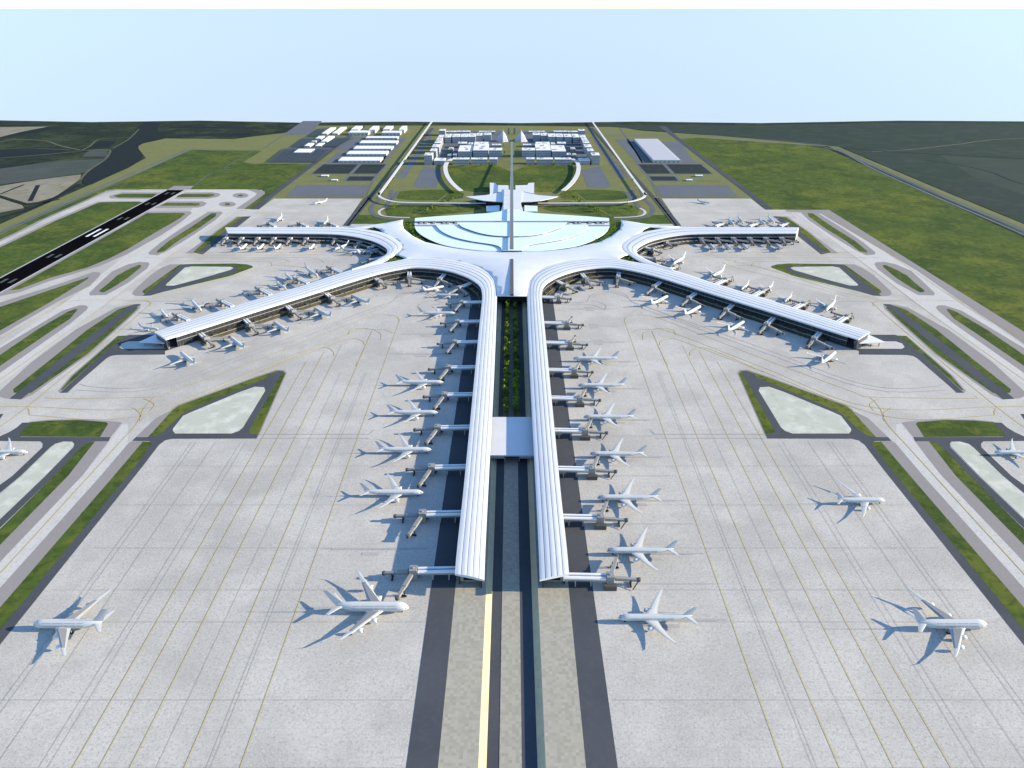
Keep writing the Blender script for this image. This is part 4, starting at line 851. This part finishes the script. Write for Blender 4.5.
def make_plane(L, span, R_, eng, double=False, loc=(0, 0, -500)):
    """nose towards +x, origin on the ground at mid length"""
    root = bpy.data.objects.new('airliner', None); C.objects.link(root)
    zc = R_ + (2.3 if not double else 2.6); h = L / 2; vs = 1.18 if double else 1.0
    st = [(.5, .02, -.35), (.492, .20, -.28), (.478, .42, -.20), (.455, .66, -.12), (.425, .86, -.05), (.385, .97, 0), (.33, 1, 0), (0, 1, 0), (-.2, 1, 0), (-.27, .95, .06), (-.34, .80, .20), (-.40, .60, .36), (-.45, .38, .50), (-.485, .20, .60), (-.5, .07, .64)]
    mb = MB(); mb.lathe([(x * L, r * R_, dz * R_, vs) for x, r, dz in st], 20, (0, 0, zc)); mb.build('fuselage', M['plane'], root, True)
    # belly fairing
    mb = MB(); mb.lathe([(.15 * L, .2), (.12 * L, R_ * .75), (.03 * L, R_ * .98), (-.08 * L, R_ * .98), (-.14 * L, R_ * .7), (-.18 * L, .2)], 14, (0, 0, zc - R_ * .42)); mb.build('belly_fairing', M['plane'], root, True)
    # cockpit windows
    mb = MB()
    for s in (-1, 1): mb.beam((.472 * L, s * R_ * .12, zc + R_ * (.16 if not double else -.05)), (.455 * L, s * R_ * .58, zc + R_ * (.26 if not double else .05)), R_ * .32, R_ * .16)
    mb.build('cockpit_window', M['dark'], root)
    # cabin windows as a row each side
    for s in (-1, 1):
        mb = MB()
        for zz in ((.22, .78) if double else (.28,)):
            yy = s * (R_ * (math.sqrt(max(0, 1 - (zz / vs) ** 2))) + .03)
            for a, b in ((.34, .21), (.19, .04), (.02, -.14), (-.16, -.25)): mb.beam((a * L, yy, zc + zz * R_), (b * L, yy, zc + zz * R_), .12, .42)
        mb.build('window_row', M['window'], root)
    hs = span / 2; rc = .24 * L if double else .19 * L; x0 = .06 * L; sw = .50 if not double else .60
    for s in (-1, 1):
        secs = [(x0, s * R_ * .7, zc - R_ * .5, rc, rc * .13), (x0 - sw * .30 * hs, s * (hs * .36), zc - R_ * .5 + hs * .02, rc * .60, rc * .07), (x0 - sw * .62 * hs, s * hs * .70, zc - R_ * .5 + hs * .065, rc * .36, rc * .04), (x0 - sw * .93 * hs, s * hs * .965, zc - R_ * .5 + hs * .12, rc * .17, rc * .02), (x0 - sw * 1.03 * hs, s * hs, zc - R_ * .5 + hs * .155, rc * .08, rc * .01)]
        wg = loftwing('wing', secs, M['wing'], root)
        if double:
            mb = MB()
            for a, b in ((0, 1), (1, 2)):
                p, q = secs[a], secs[b]
            pts = [(secs[0][0] + .18 * rc, s * R_ * 1.3, secs[0][2] + rc * .092), (secs[0][0] - .36 * rc, s * R_ * 1.3, secs[0][2] + rc * .06), (secs[2][0] - .28 * secs[2][3], secs[2][1], secs[2][2] + rc * .022), (secs[2][0] + .1 * secs[2][3], secs[2][1], secs[2][2] + rc * .034)]
            mb.add([(x, y, z + .25) for x, y, z in pts] + [(x, y, z - .15) for x, y, z in pts], [(0, 1, 2, 3), (7, 6, 5, 4), (0, 4, 5, 1), (1, 5, 6, 2), (2, 6, 7, 3), (3, 7, 4, 0)])
            mb.build('wing_panel', M['wingpanel'], wg)
        for k, t in enumerate(([.34] if eng == 2 else [.32, .62])):
            er = R_ * (.62 if eng == 2 else .50); el = er * 2.9; ey = s * hs * t; ex = x0 - sw * t * hs + rc * (.50 if k == 0 else .36); ez = zc - R_ * .5 + hs * t * .09 - er * 1.15
            mb = MB(); mb.lathe([(el * .5, er * .80), (el * .46, er * .97), (el * .15, er * 1.04), (-el * .2, er * .9), (-el * .42, er * .62), (-el * .44, er * .4)], 16, (ex, ey, ez)); e = mb.build('engine', M['engine'], root, True)
            mb = MB(); mb.lathe([(el * .505, er * .74), (el * .40, er * .74)], 14, (ex, ey, ez)); mb.build('intake', M['dark'], e)
            mb = MB(); mb.beam((ex + el * .1, ey, ez + er * .9), (ex - el * .75, ey, ez + er * 1.25), er * .22, er * .6); mb.build('pylon', M['wing'], e)
        hz = zc + R_ * .45; tc = rc * .55; tx = -.435 * L; ts = hs * .31
        loftwing('tailplane', [(tx, s * R_ * .3, hz, tc, tc * .1), (tx - .62 * ts, s * ts, hz + ts * .1, tc * .38, tc * .04)], M['wing'], root)
    fh = .145 * L if not double else .235 * L
    loftwing('tail_fin', [(-.405 * L, 0, zc + R_ * .75, rc * .80, R_ * .22), (-.415 * L - .16 * fh, 0, zc + R_ * 1.25, rc * .62, R_ * .2), (-.41 * L - .82 * fh, 0, zc + R_ * .8 + fh, rc * .30, R_ * .08)], M['finmat'], root, True)
    wr = 1.0
    mb = MB(); mb.box((.40 * L, 0, 1.8), (.6, .5, 3.2)); ng = mb.build('nose_gear', M['steel'], root)
    mb = MB()
    for s in (-1, 1): mb.add(*disc(.40 * L, s * .5, .75, .75, .4))
    mb.build('wheel', M['dark'], ng)
    for s in (-1, 1):
        for q in ((0,) if not double else (0, .055)):
            mb = MB(); mb.box((-.02 * L - q * L, s * R_ * 1.5, 2.0), (.8, .7, 3.0)); mg = mb.build('main_gear', M['steel'], root)
            mb = MB()
            for a in (-1.1, 1.1):
                for b in (-.65, .65): mb.add(*disc(-.02 * L - q * L + a, s * R_ * 1.5 + b, .9, .9, .55))
            mb.build('wheel', M['dark'], mg)
    root['_L'] = L
    return root
def disc(x, y, z, r, wd, n=12):
    v = []; 
    for s in (-1, 1):
        for i in range(n): v.append((x + r * cos(2 * pi * i / n), y + s * wd / 2, z + r * sin(2 * pi * i / n)))
    f = [tuple(range(n)), tuple(range(n, 2 * n))[::-1]] + [(i, i + n, (i + 1) % n + n, (i + 1) % n) for i in range(n)]
    return v, f
def kids(o): return [c for c in bpy.data.objects if c.parent == o]
def collect(o, acc=None):
    return {'o': o, 'k': [collect(c) for c in kids(o)]}
def copytree(t, parent=None):
    c = t['o'].copy(); C.objects.link(c)
    if parent is not None: c.parent = parent
    for k in t['k']: copytree(k, c)
    return c
TYPES = {'wide': (66, 66, 3.1, 2, False), 'jumbo': (70, 91, 4.2, 4, True), 'broad': (58, 78, 3.1, 2, False), 'narrow': (38, 35, 2.0, 2, False), 'quad': (66, 62, 2.9, 4, False)}
used = {}
def airliner(kind, nose, tail, label, z=6.0, size=None, heading=None, group='airliners on the apron'):
    L = TYPES[kind][0]
    a, b = G(nose[0], nose[1], z), G(tail[0], tail[1], z)
    d = a - b; d.z = 0; ln = d.length * (1.0 if kind == 'jumbo' else .965); hd = math.atan2(d.y, d.x) if heading is None else R(heading)
    k = (size or ln) / L; mid = (a + b) / 2 + d * .017
    if heading is not None:   # keep the nose where it is seen
        mid = a - Vector((cos(hd), sin(hd), 0)) * L * k / 2 if size else mid
    if kind not in used:
        o = make_plane(*TYPES[kind]); used[kind] = collect(o)
    else: o = copytree(used[kind])
    o.location = (mid.x, mid.y, .25); o.rotation_euler = (0, 0, hd); o.scale = (k, k, k)
    if '_L' in o: del o['_L']
    tag(o, label, 'airliner', group); return o
Z = lambda x0, y0, s, l: None
A_ = airliner
A_('wide', (423.8, 491.4), (361.5, 492), 'white twin-engine airliner at the left centre pier, first behind the double-deck jet', heading=0)
A_('wide', (432, 448.9), (376.5, 449), 'white twin-engine airliner at the left centre pier, second behind the double-deck jet', heading=0)
A_('wide', (438.2, 412), (387.8, 411.6), 'white twin-engine airliner at the left centre pier, third behind the double-deck jet', heading=0)
A_('wide', (444, 381.9), (396.6, 381.5), 'white twin-engine airliner at the left centre pier, fourth behind the double-deck jet', heading=0)
A_('quad', (455.6, 312.9), (418.6, 312), 'white four-engine airliner at the left centre pier, alone among empty gates near the terminal curve', heading=0)
A_('jumbo', (407.3, 608), (334.5, 604), 'double-deck four-engine airliner parked at the outer end of the left centre pier', 6.8, heading=0)
A_('jumbo', (32.5, 624.6), (105, 621), 'double-deck four-engine airliner standing alone at the lower left of the apron', 6.8, heading=180)
A_('jumbo', (988, 625), (914.5, 621), 'double-deck four-engine airliner standing alone at the lower right of the apron', 6.8, heading=0)
A_('broad', (886.6, 500.6), (834.5, 497.5), 'white airliner parked alone on the open right apron, nose to the right', heading=0)
for i, (n, t) in enumerate([((617.7, 616.8), (694.5, 616.4)), ((606.4, 549.8), (676, 549.6)), ((596.9, 497), (659.6, 496.6)), ((589.6, 453.3), (645.6, 453)), ((583.2, 416.5), (635, 416)), ((577.7, 384.8), (625.8, 384.6)), ((573, 358), (618.5, 357.8))]):
    A_('wide', n, t, '%s white airliner along the right centre pier, counted from the front' % ['first', 'second', 'third', 'fourth', 'fifth', 'sixth', 'seventh'][i], heading=180)
A_('wide', (27, 451), (-21, 450.6), 'white airliner cut by the left picture edge, nose right, beyond the dark service road', heading=0, group='airliners on the outer aprons')
A_('wide', (994.5, 451), (1044, 450.6), 'white airliner at the right picture edge, nose left, beyond the dark service road', heading=180, size=52, group='airliners on the outer aprons')
dl = 'white airliner on the near side of the left diagonal concourse, %s from its tip'
for i, (n, t) in enumerate([((180.5, 351.5), (195.3, 364)), ((229.4, 336), (245.3, 348.6)), ((273.9, 321.4), (289, 332)), ((313.8, 307.2), (331.6, 317)), ((350.8, 294.6), (370.3, 303.4))]):
    A_('wide', n, t, dl % ['first', 'second', 'third', 'fourth', 'fifth'][i], size=58)
for i, (n, t) in enumerate([((836, 350.8), (821, 363.4)), ((743.2, 321.2), (729, 330)), ((701.6, 305), (684, 314.6)), ((667.2, 295.6), (652, 303.4))]):
    A_('wide', n, t, 'white airliner on the near side of the right diagonal concourse, %s from its tip' % ['first', 'second', 'third', 'fourth'][i], size=56)
for i, (n, t, s) in enumerate([((155, 327.6), (142, 326), 36), ((166.8, 316.4), (160.6, 309.8), 40), ((200.8, 309.6), (191, 300), 56), ((284.6, 287), (277, 282.4), 40), ((292.5, 279.6), (285.6, 274), 44), ((317.6, 275.4), (305, 267.4), 60)]):
    A_('wide' if s > 45 else 'narrow', n, t, 'white airliner behind the left diagonal concourse, %s from its tip' % ['first', 'second', 'third', 'fourth', 'fifth', 'sixth'][i], size=s)
for i, (n, t, s) in enumerate([((824.4, 311), (837, 298.6), 56), ((785.6, 300.2), (791, 295.4), 38), ((764.6, 289.6), (771.6, 285.4), 42), ((742.2, 288), (748, 283.4), 38), ((709.6, 277), (725.2, 268.8), 58), ((671.4, 264.2), (687, 255), 58)]):
    A_('wide' if s > 45 else 'narrow', n, t, 'white airliner behind the right diagonal concourse, %s from its tip' % ['first', 'second', 'third', 'fourth', 'fifth', 'sixth'][i], size=s)
wf = 'small white airliner nosed in below the left upper wing, %s from its outer end'
for i, x in enumerate((245, 262, 279, 312.5)): A_('narrow', (x + 2, 244.4), (x - 2.4, 248.6), wf % ['first', 'second', 'third', 'fourth'][i], 4, 44, 90)
for i, x in enumerate((778, 744.4, 727.5, 711.9)): A_('narrow', (x - 2, 244.4), (x + 2.4, 248.6), 'small white airliner nosed in below the right upper wing, %s from its outer end' % ['first', 'second', 'third', 'fourth'][i], 4, 44, 90)
A_('narrow', (338.4, 248.4), (345.4, 245.8), 'small white airliner below the inner end of the left upper wing, nose down left', 4, 44)
A_('quad', (361.6, 250.6), (345.6, 249.8), 'four-engine airliner in the mouth of the left bay, nose to the right', 5, 60)
A_('wide', (375, 249.6), (362.6, 252.2), 'airliner deep in the left bay beside the dark jet bridge', 5, 50)
for x, y, lb in ((276.9, 219.6, 'small white airliner behind the left upper wing, nearer its outer end'), (323.8, 223.2, 'small white airliner behind the left upper wing, nearer the terminal'), (733.8, 223, 'small white airliner behind the right upper wing, first from the terminal'), (743, 220.8, 'small white airliner behind the right upper wing, second from the terminal'), (764.8, 223.2, 'small white airliner behind the right upper wing, third from the terminal'), (773.8, 220.6, 'small white airliner behind the right upper wing, fourth from the terminal'), (313.8, 201.2, 'white airliner alone on the far left apron in front of the grey lot'), (710.6, 201.2, 'white airliner alone on the far right apron in front of the grey lot')):
    A_('narrow' if y > 210 else 'wide', (x, y + 2), (x, y - 2), lb, 4, 46 if y > 210 else 40, -90 if y > 210 else (225 if x < 512 else -45))
A_('narrow', (444, 286.6), (432, 288.4), 'small white airliner under the curve of the left concourse, the upper of two', 4, 42, 35)
A_('narrow', (456, 295.6), (439, 295.4), 'small white airliner under the curve of the left concourse, the lower of two', 4, 42)
# ------------------------------------------------------------------ jet bridges
def make_bridge():
    """fixed link towards +x (40 m) to a rotunda, then one arm outwards and one slanting arm"""
    root = bpy.data.objects.new('jet_bridge', None); C.objects.link(root)
    mb = MB()
    for y in (-2.2, 2.2):
        v0 = len(mb.v)
        mb.beam((-3, y, 9.3), (35, y, 8.3), 3.5, 3.0); mb.beam((-3, y, 11.0), (35, y, 10.0), 2.2, .6)
    fl = mb.build('fixed_link', M['tube'], root)
    mb = MB(); mb.beam((-2, 0, 9.6), (35, 0, 8.6), .9, 3.2); mb.beam((-2, -4.1, 8.8), (35, -4.1, 7.8), .3, 1.6); mb.beam((-2, 4.1, 8.8), (35, 4.1, 7.8), .3, 1.6); mb.build('side_glazing', M['steel'], fl)
    mb = MB()
    for x in (8, 22): mb.box((x, -2.2, 3.6), (.9, .9, 7)); mb.box((x, 2.2, 3.6), (.9, .9, 7))
    mb.each('support', M['soffit'], fl)
    mb = MB(); mb.box((39, 0, 6.2), (6.6, 8.0, 11.4)); rt = mb.build('rotunda', M['steel'], root)
    mb = MB(); mb.box((39, -5.6, 2.3), (11, 5, 4.6)); mb.build('stair_base', M['darksteel'], rt)
    mb = MB(); mb.lathe([(12, 1.3), (12.6, 1.1)], 12, (39, 0, 0), 'z'); mb.build('cap', M['steel'], rt)
    for k, (a, ln) in enumerate(((0, 20), (R(72), 27))):
        d = Vector((cos(a), sin(a), 0)); p = Vector((39, 0, 0)) + d * 4.4
        mb = MB(); mb.beam(p + Vector((0, 0, 7.4)), p + d * ln * .55 + Vector((0, 0, 6.6)), 3.4, 3.0)
        mb.beam(p + d * ln * .45 + Vector((0, 0, 6.5)), p + d * ln + Vector((0, 0, 5.8)), 2.8, 2.5); arm = mb.build('boarding_arm', M['steel'], root)
        mb = MB(); e = p + d * (ln + 1.6); mb.lathe([(4.4, 1.9), (7.2, 1.9), (7.6, 1.3)], 10, (e.x, e.y, 0), 'z'); mb.build('cab', M['darksteel'], arm)
        mb = MB(); q = p + d * ln * .72; r = Vector((-d.y, d.x, 0))
        mb.beam(q + r * 2.6 + Vector((0, 0, .6)), q + r * 2.2 + Vector((0, 0, 6.4)), .7, .7); mb.beam(q - r * 2.6 + Vector((0, 0, .6)), q - r * 2.2 + Vector((0, 0, 6.4)), .7, .7); mb.beam(q + r * 4 + Vector((0, 0, .8)), q - r * 4 + Vector((0, 0, .8)), 1.3, 1.2)
        mb.build('wheel_bogie', M['dark'], arm)
        if k == 0:
            mb = MB(); mb.beam(e + Vector((-1, -2, 5)), e + Vector((-6, -7, .6)), 1.0, .5); mb.build('stair', M['darksteel'], arm)
    return root
BT = None
def bridge(start, rot, label, group, flip=False, z=8, stretch=None, k=None):
    global BT
    a, b = G(start[0], start[1], z), G(rot[0], rot[1], z); d = b - a; d.z = 0; L = d.length; hd = math.atan2(d.y, d.x)
    if BT is None: o = make_bridge(); BT = collect(o)
    else: o = copytree(BT)
    kx = L / 39.0
    kk = min(1, max(kx, .6)) if k is None else k
    sx = kx if k is None else kk
    if k is not None: a = b - Vector((cos(hd), sin(hd), 0)) * 39 * kk
    o.location = (a.x, a.y, .2); o.rotation_euler = (0, 0, hd); o.scale = (sx, kk * (-1 if flip else 1), 1)
    tag(o, label, 'jet bridge', group); return o
ordn = ['first', 'second', 'third', 'fourth', 'fifth', 'sixth', 'seventh', 'eighth', 'ninth']
XE = 48.5
for i, (x, y) in enumerate([(422.5, 514.7), (431.4, 468.2), (437.5, 428.4), (444.3, 395.5), (448.4, 368.2), (454.6, 342.8), (457.3, 322.3), (461.4, 303)]):
    g = G(x, y, 8); rr = bridge((x, y), (x - 5, y), '%s jet bridge behind the front-most one on the left centre pier' % ordn[i], 'jet bridges of the centre piers', z=8)
    rr.location = (-XE, g.y, .2); rr.rotation_euler = (0, 0, pi); rr.scale = ((abs(g.x) - XE) / 39, 1, 1)
x, y = 413.5, 573.5 - 2; g = G(x, y, 8)
rr = bridge((x, y), (x - 5, y), 'front-most jet bridge on the left centre pier, beside the double-deck airliner', 'jet bridges of the centre piers')
rr.location = (-XE, g.y, .2); rr.rotation_euler = (0, 0, pi); rr.scale = ((abs(g.x) - XE) / 39, -1, 1)
rr.scale.y = 1
for i, (x, y) in enumerate([(610, 578), (600.3, 518.5), (592, 470), (585.2, 431.5), (579.8, 399), (574.3, 371), (570, 343.6), (566.8, 323.8), (558.6, 298)]):
    g = G(x, y, 8); rr = bridge((x, y), (x + 5, y), '%s jet bridge from the front on the right centre pier' % ordn[i], 'jet bridges of the centre piers')
    rr.location = (XE, g.y, .2); rr.rotation_euler = (0, 0, 0); rr.scale = ((abs(g.x) - XE) / 39, 1, 1)
for i, (s, r) in enumerate([((195.5, 330.6), (206.4, 339)), ((241, 316.4), (251, 325.6)), ((282, 303.4), (293.4, 311.6)), ((321, 291), (332.2, 298.4)), ((371, 276.2), (380, 282)), ((409.5, 268.6), (409.3, 278)), ((448.4, 271), (439.6, 280)), ((477, 281.6), (459.6, 288.2))]):
    bridge(s, r, '%s jet bridge from the tip, near side of the left diagonal concourse' % ordn[i], 'jet bridges of the diagonal concourses')
for i, (s, r) in enumerate([((823, 330), (814, 339.4)), ((777.5, 315), (766.6, 325)), ((736.9, 302), (726.4, 310.8)), ((700, 290.8), (689, 298.8)), ((665, 279.6), (654, 287.4)), ((620, 268.6), (618, 278.4)), ((578, 270.6), (586.6, 280)), ((550, 279), (566, 286))]):
    bridge(s, r, '%s jet bridge from the tip, near side of the right diagonal concourse' % ordn[i], 'jet bridges of the diagonal concourses')
for i, (s, r) in enumerate([((188, 321), (178.6, 316)), ((232, 307), (222.6, 302)), ((270, 295.4), (261, 290)), ((307.5, 284), (298.6, 279.6)), ((341, 273.4), (332.4, 268.8))]):
    bridge(s, r, '%s dark jet bridge from the tip behind the left diagonal concourse' % ordn[i], 'jet bridges behind the diagonal concourses')
for i, (s, r) in enumerate([((838, 323), (846.6, 317)), ((794, 309.4), (803.4, 304)), ((753, 297), (762.6, 291)), ((715, 285.6), (725.6, 280)), ((666, 272), (674, 267.4))]):
    bridge(s, r, '%s cream jet bridge from the tip behind the right diagonal concourse' % ordn[i], 'jet bridges behind the diagonal concourses')
for i, x in enumerate((230.4, 246.4, 262.6, 278.8, 295, 311.2, 340.6)):
    bridge((x, 234.6), (x - 5.4, 239.8), '%s jet bridge from the outer end in the row below the left upper wing' % ordn[i], 'jet bridges of the upper wings')
for i, x in enumerate((777, 761, 744.8, 728.6, 712.4, 696.2)):
    bridge((x, 234.6), (x + 5.4, 239.8), '%s jet bridge from the outer end in the row below the right upper wing' % ordn[i], 'jet bridges of the upper wings')
for i, (s, r) in enumerate([((366, 239), (359, 244)), ((379, 244.4), (369, 248.6)), ((384, 258), (370, 260.6))]):
    bridge(s, r, '%s jet bridge down the curve at the inner end of the left bay' % ordn[i], 'jet bridges of the bays')
for i, (s, r) in enumerate([((657, 238.6), (666.6, 243)), ((640, 247), (653, 250)), ((640.6, 257.6), (655, 259.6))]):
    bridge(s, r, '%s jet bridge down the curve at the inner end of the right bay' % ordn[i], 'jet bridges of the bays')
for i, (s, r) in enumerate([((275, 227), (270, 224)), ((307, 227), (301, 224)), ((337, 227), (331, 224))]):
    bridge(s, r, '%s jet bridge from the outer end behind the left upper wing' % ordn[i], 'jet bridges behind the upper wings')
for i, (s, r) in enumerate([((781, 227), (786, 224)), ((750, 227), (756, 224)), ((716, 227), (722, 224))]):
    bridge(s, r, '%s jet bridge from the outer end behind the right upper wing' % ordn[i], 'jet bridges behind the upper wings')
# ------------------------------------------------------------------ trees
def make_tree(seed, h=8, r=3.2, mat='leaf'):
    rr = random.Random(seed); root = bpy.data.objects.new('court_tree', None); C.objects.link(root)
    mb = MB(); mb.lathe([(0, .35), (h * .45, .22), (h * .8, .08)], 6, axis='z')
    for k in range(4):
        a = rr.uniform(0, 6.28); mb.beam((0, 0, h * .4), (cos(a) * r * .6, sin(a) * r * .6, h * .7), .2, .2, .06, .06)
    mb.build('trunk', M['bark'], root)
    mb = MB()
    cl = [(rr.uniform(-1, 1) * r * .62, rr.uniform(-1, 1) * r * .62, h * rr.uniform(.45, .95), rr.uniform(.35, .6) * r) for _ in range(9)]
    for cx, cy, cz, cr in cl:
        for _ in range(26):
            u = Vector((rr.gauss(0, 1), rr.gauss(0, 1), rr.gauss(0, .8))).normalized() * cr * rr.uniform(.6, 1.05); c = Vector((cx, cy, cz)) + u
            n = (u.normalized() + Vector((rr.uniform(-.5, .5), rr.uniform(-.5, .5), rr.uniform(-.2, .6)))).normalized(); t = n.orthogonal().normalized(); b = n.cross(t); s = rr.uniform(.35, .7)
            k = len(mb.v); mb.v += [c + t * s, c + b * s * .7, c - t * s, c - b * s * .7]; mb.f.append((k, k + 1, k + 2, k + 3))
    mb.build('crown', M[mat], root)
    return collect(root)
TT = [make_tree(1), make_tree(2, 7, 3.4, 'leafd'), make_tree(3, 9, 2.8)]
first = [True, True, True]
def tree(x, y, z, s, label, group, cat='tree'):
    i = random.randrange(3)
    if first[i]: o = TT[i]['o']; first[i] = False
    else: o = copytree(TT[i])
    o.location = (x, y, z); o.rotation_euler = (0, 0, random.uniform(0, 6.28)); o.scale = (s, s, s * random.uniform(.85, 1.15)); tag(o, label, cat, group)
random.seed(11)
y = G(512, 413, -3).y
while y < YH - 6:
    for x in (-7.8, 5.8):
        if random.random() < .95: tree(x + random.uniform(-1.2, 1.2), y + random.uniform(-3, 3), ZF + .6, random.uniform(1.2, 1.6), 'bushy green tree in the %s planted strip of the court between the piers' % ('left' if x < 0 else 'right'), 'trees of the %s court strip' % ('left' if x < 0 else 'right'))
    y += 11
def scatter(l, n, s, label, group, z=0):
    for side in (-1, 1):
        q = l if side == -1 else mir(l); W_ = [G(a, b, z).to_2d() for a, b in q]
        x0, x1, y0, y1 = min(p.x for p in W_), max(p.x for p in W_), min(p.y for p in W_), max(p.y for p in W_); c = 0; t = 0
        while c < n and t < 4000:
            p = Vector((random.uniform(x0, x1), random.uniform(y0, y1))); t += 1
            if inside(p, W_): tree(p.x, p.y, z, random.uniform(.8, 1.2) * s, label % side_word[side], group % side_word[side]); c += 1
scatter([(404.5, 224), (413.4, 224), (415, 233), (423, 238.6), (440, 245), (446, 248), (424, 242.6), (410, 236)], 36, .62, 'green tree in the crescent garden at the %s end of the leaf roofs', 'trees of the %s crescent garden', 15)
scatter([(388, 262), (395, 257.4), (403, 262.4)], 7, .5, 'green tree in the small triangular court of the %s half of the hub roof', 'trees of the %s triangular court', 15)
scatter([(369, 230.4), (374, 229.2), (379, 230.6)], 3, .4, 'green tree in the tiny slit court where the %s upper wing starts', 'trees of the %s slit court', 15)
scatter([(452, 197), (446, 200), (434, 207), (416, 216.5), (425, 216.5), (443, 206), (458, 198)], 20, 1.1, 'green tree in the line of trees crossing the %s park lawn', 'trees across the %s park lawn')
scatter([(395, 206), (400, 204.6), (390, 212), (388, 212)], 5, .9, 'green tree beside the loop road at the %s end of the park', 'trees by the %s loop road')
scatter([(447, 156), (449, 149), (453, 148), (451, 156)], 8, 1.0, 'green tree in the square between the blocks of the %s city quarter', 'trees in the %s city square')

scatter([(433, 158), (446, 133), (449, 133), (437, 158)], 6, .9, 'green street tree beside the stepped edge row of the %s city half', 'street trees of the %s city edge')
scatter([(452, 159), (505, 158.4), (505, 157.4), (452, 158)], 6, .8, 'green street tree in the gap behind the low front blocks, %s city half', 'street trees behind the %s front blocks')
scatter([(452, 166.6), (506, 166.4), (506, 165.6), (452, 165.6)], 8, .9, 'green tree in the row along the lawn before the %s front blocks', 'trees along the %s lawn edge')
scatter([(384, 190), (398, 166), (400, 166), (388, 190)], 6, 1.0, 'green tree beside the %s rail viaduct north of its bend', 'trees beside the %s rail viaduct')
scatter([(500, 146), (507, 143.5), (507, 156), (503, 156)], 5, .9, 'green tree in the square between the %s pyramid and the axis', 'trees of the %s axis square')
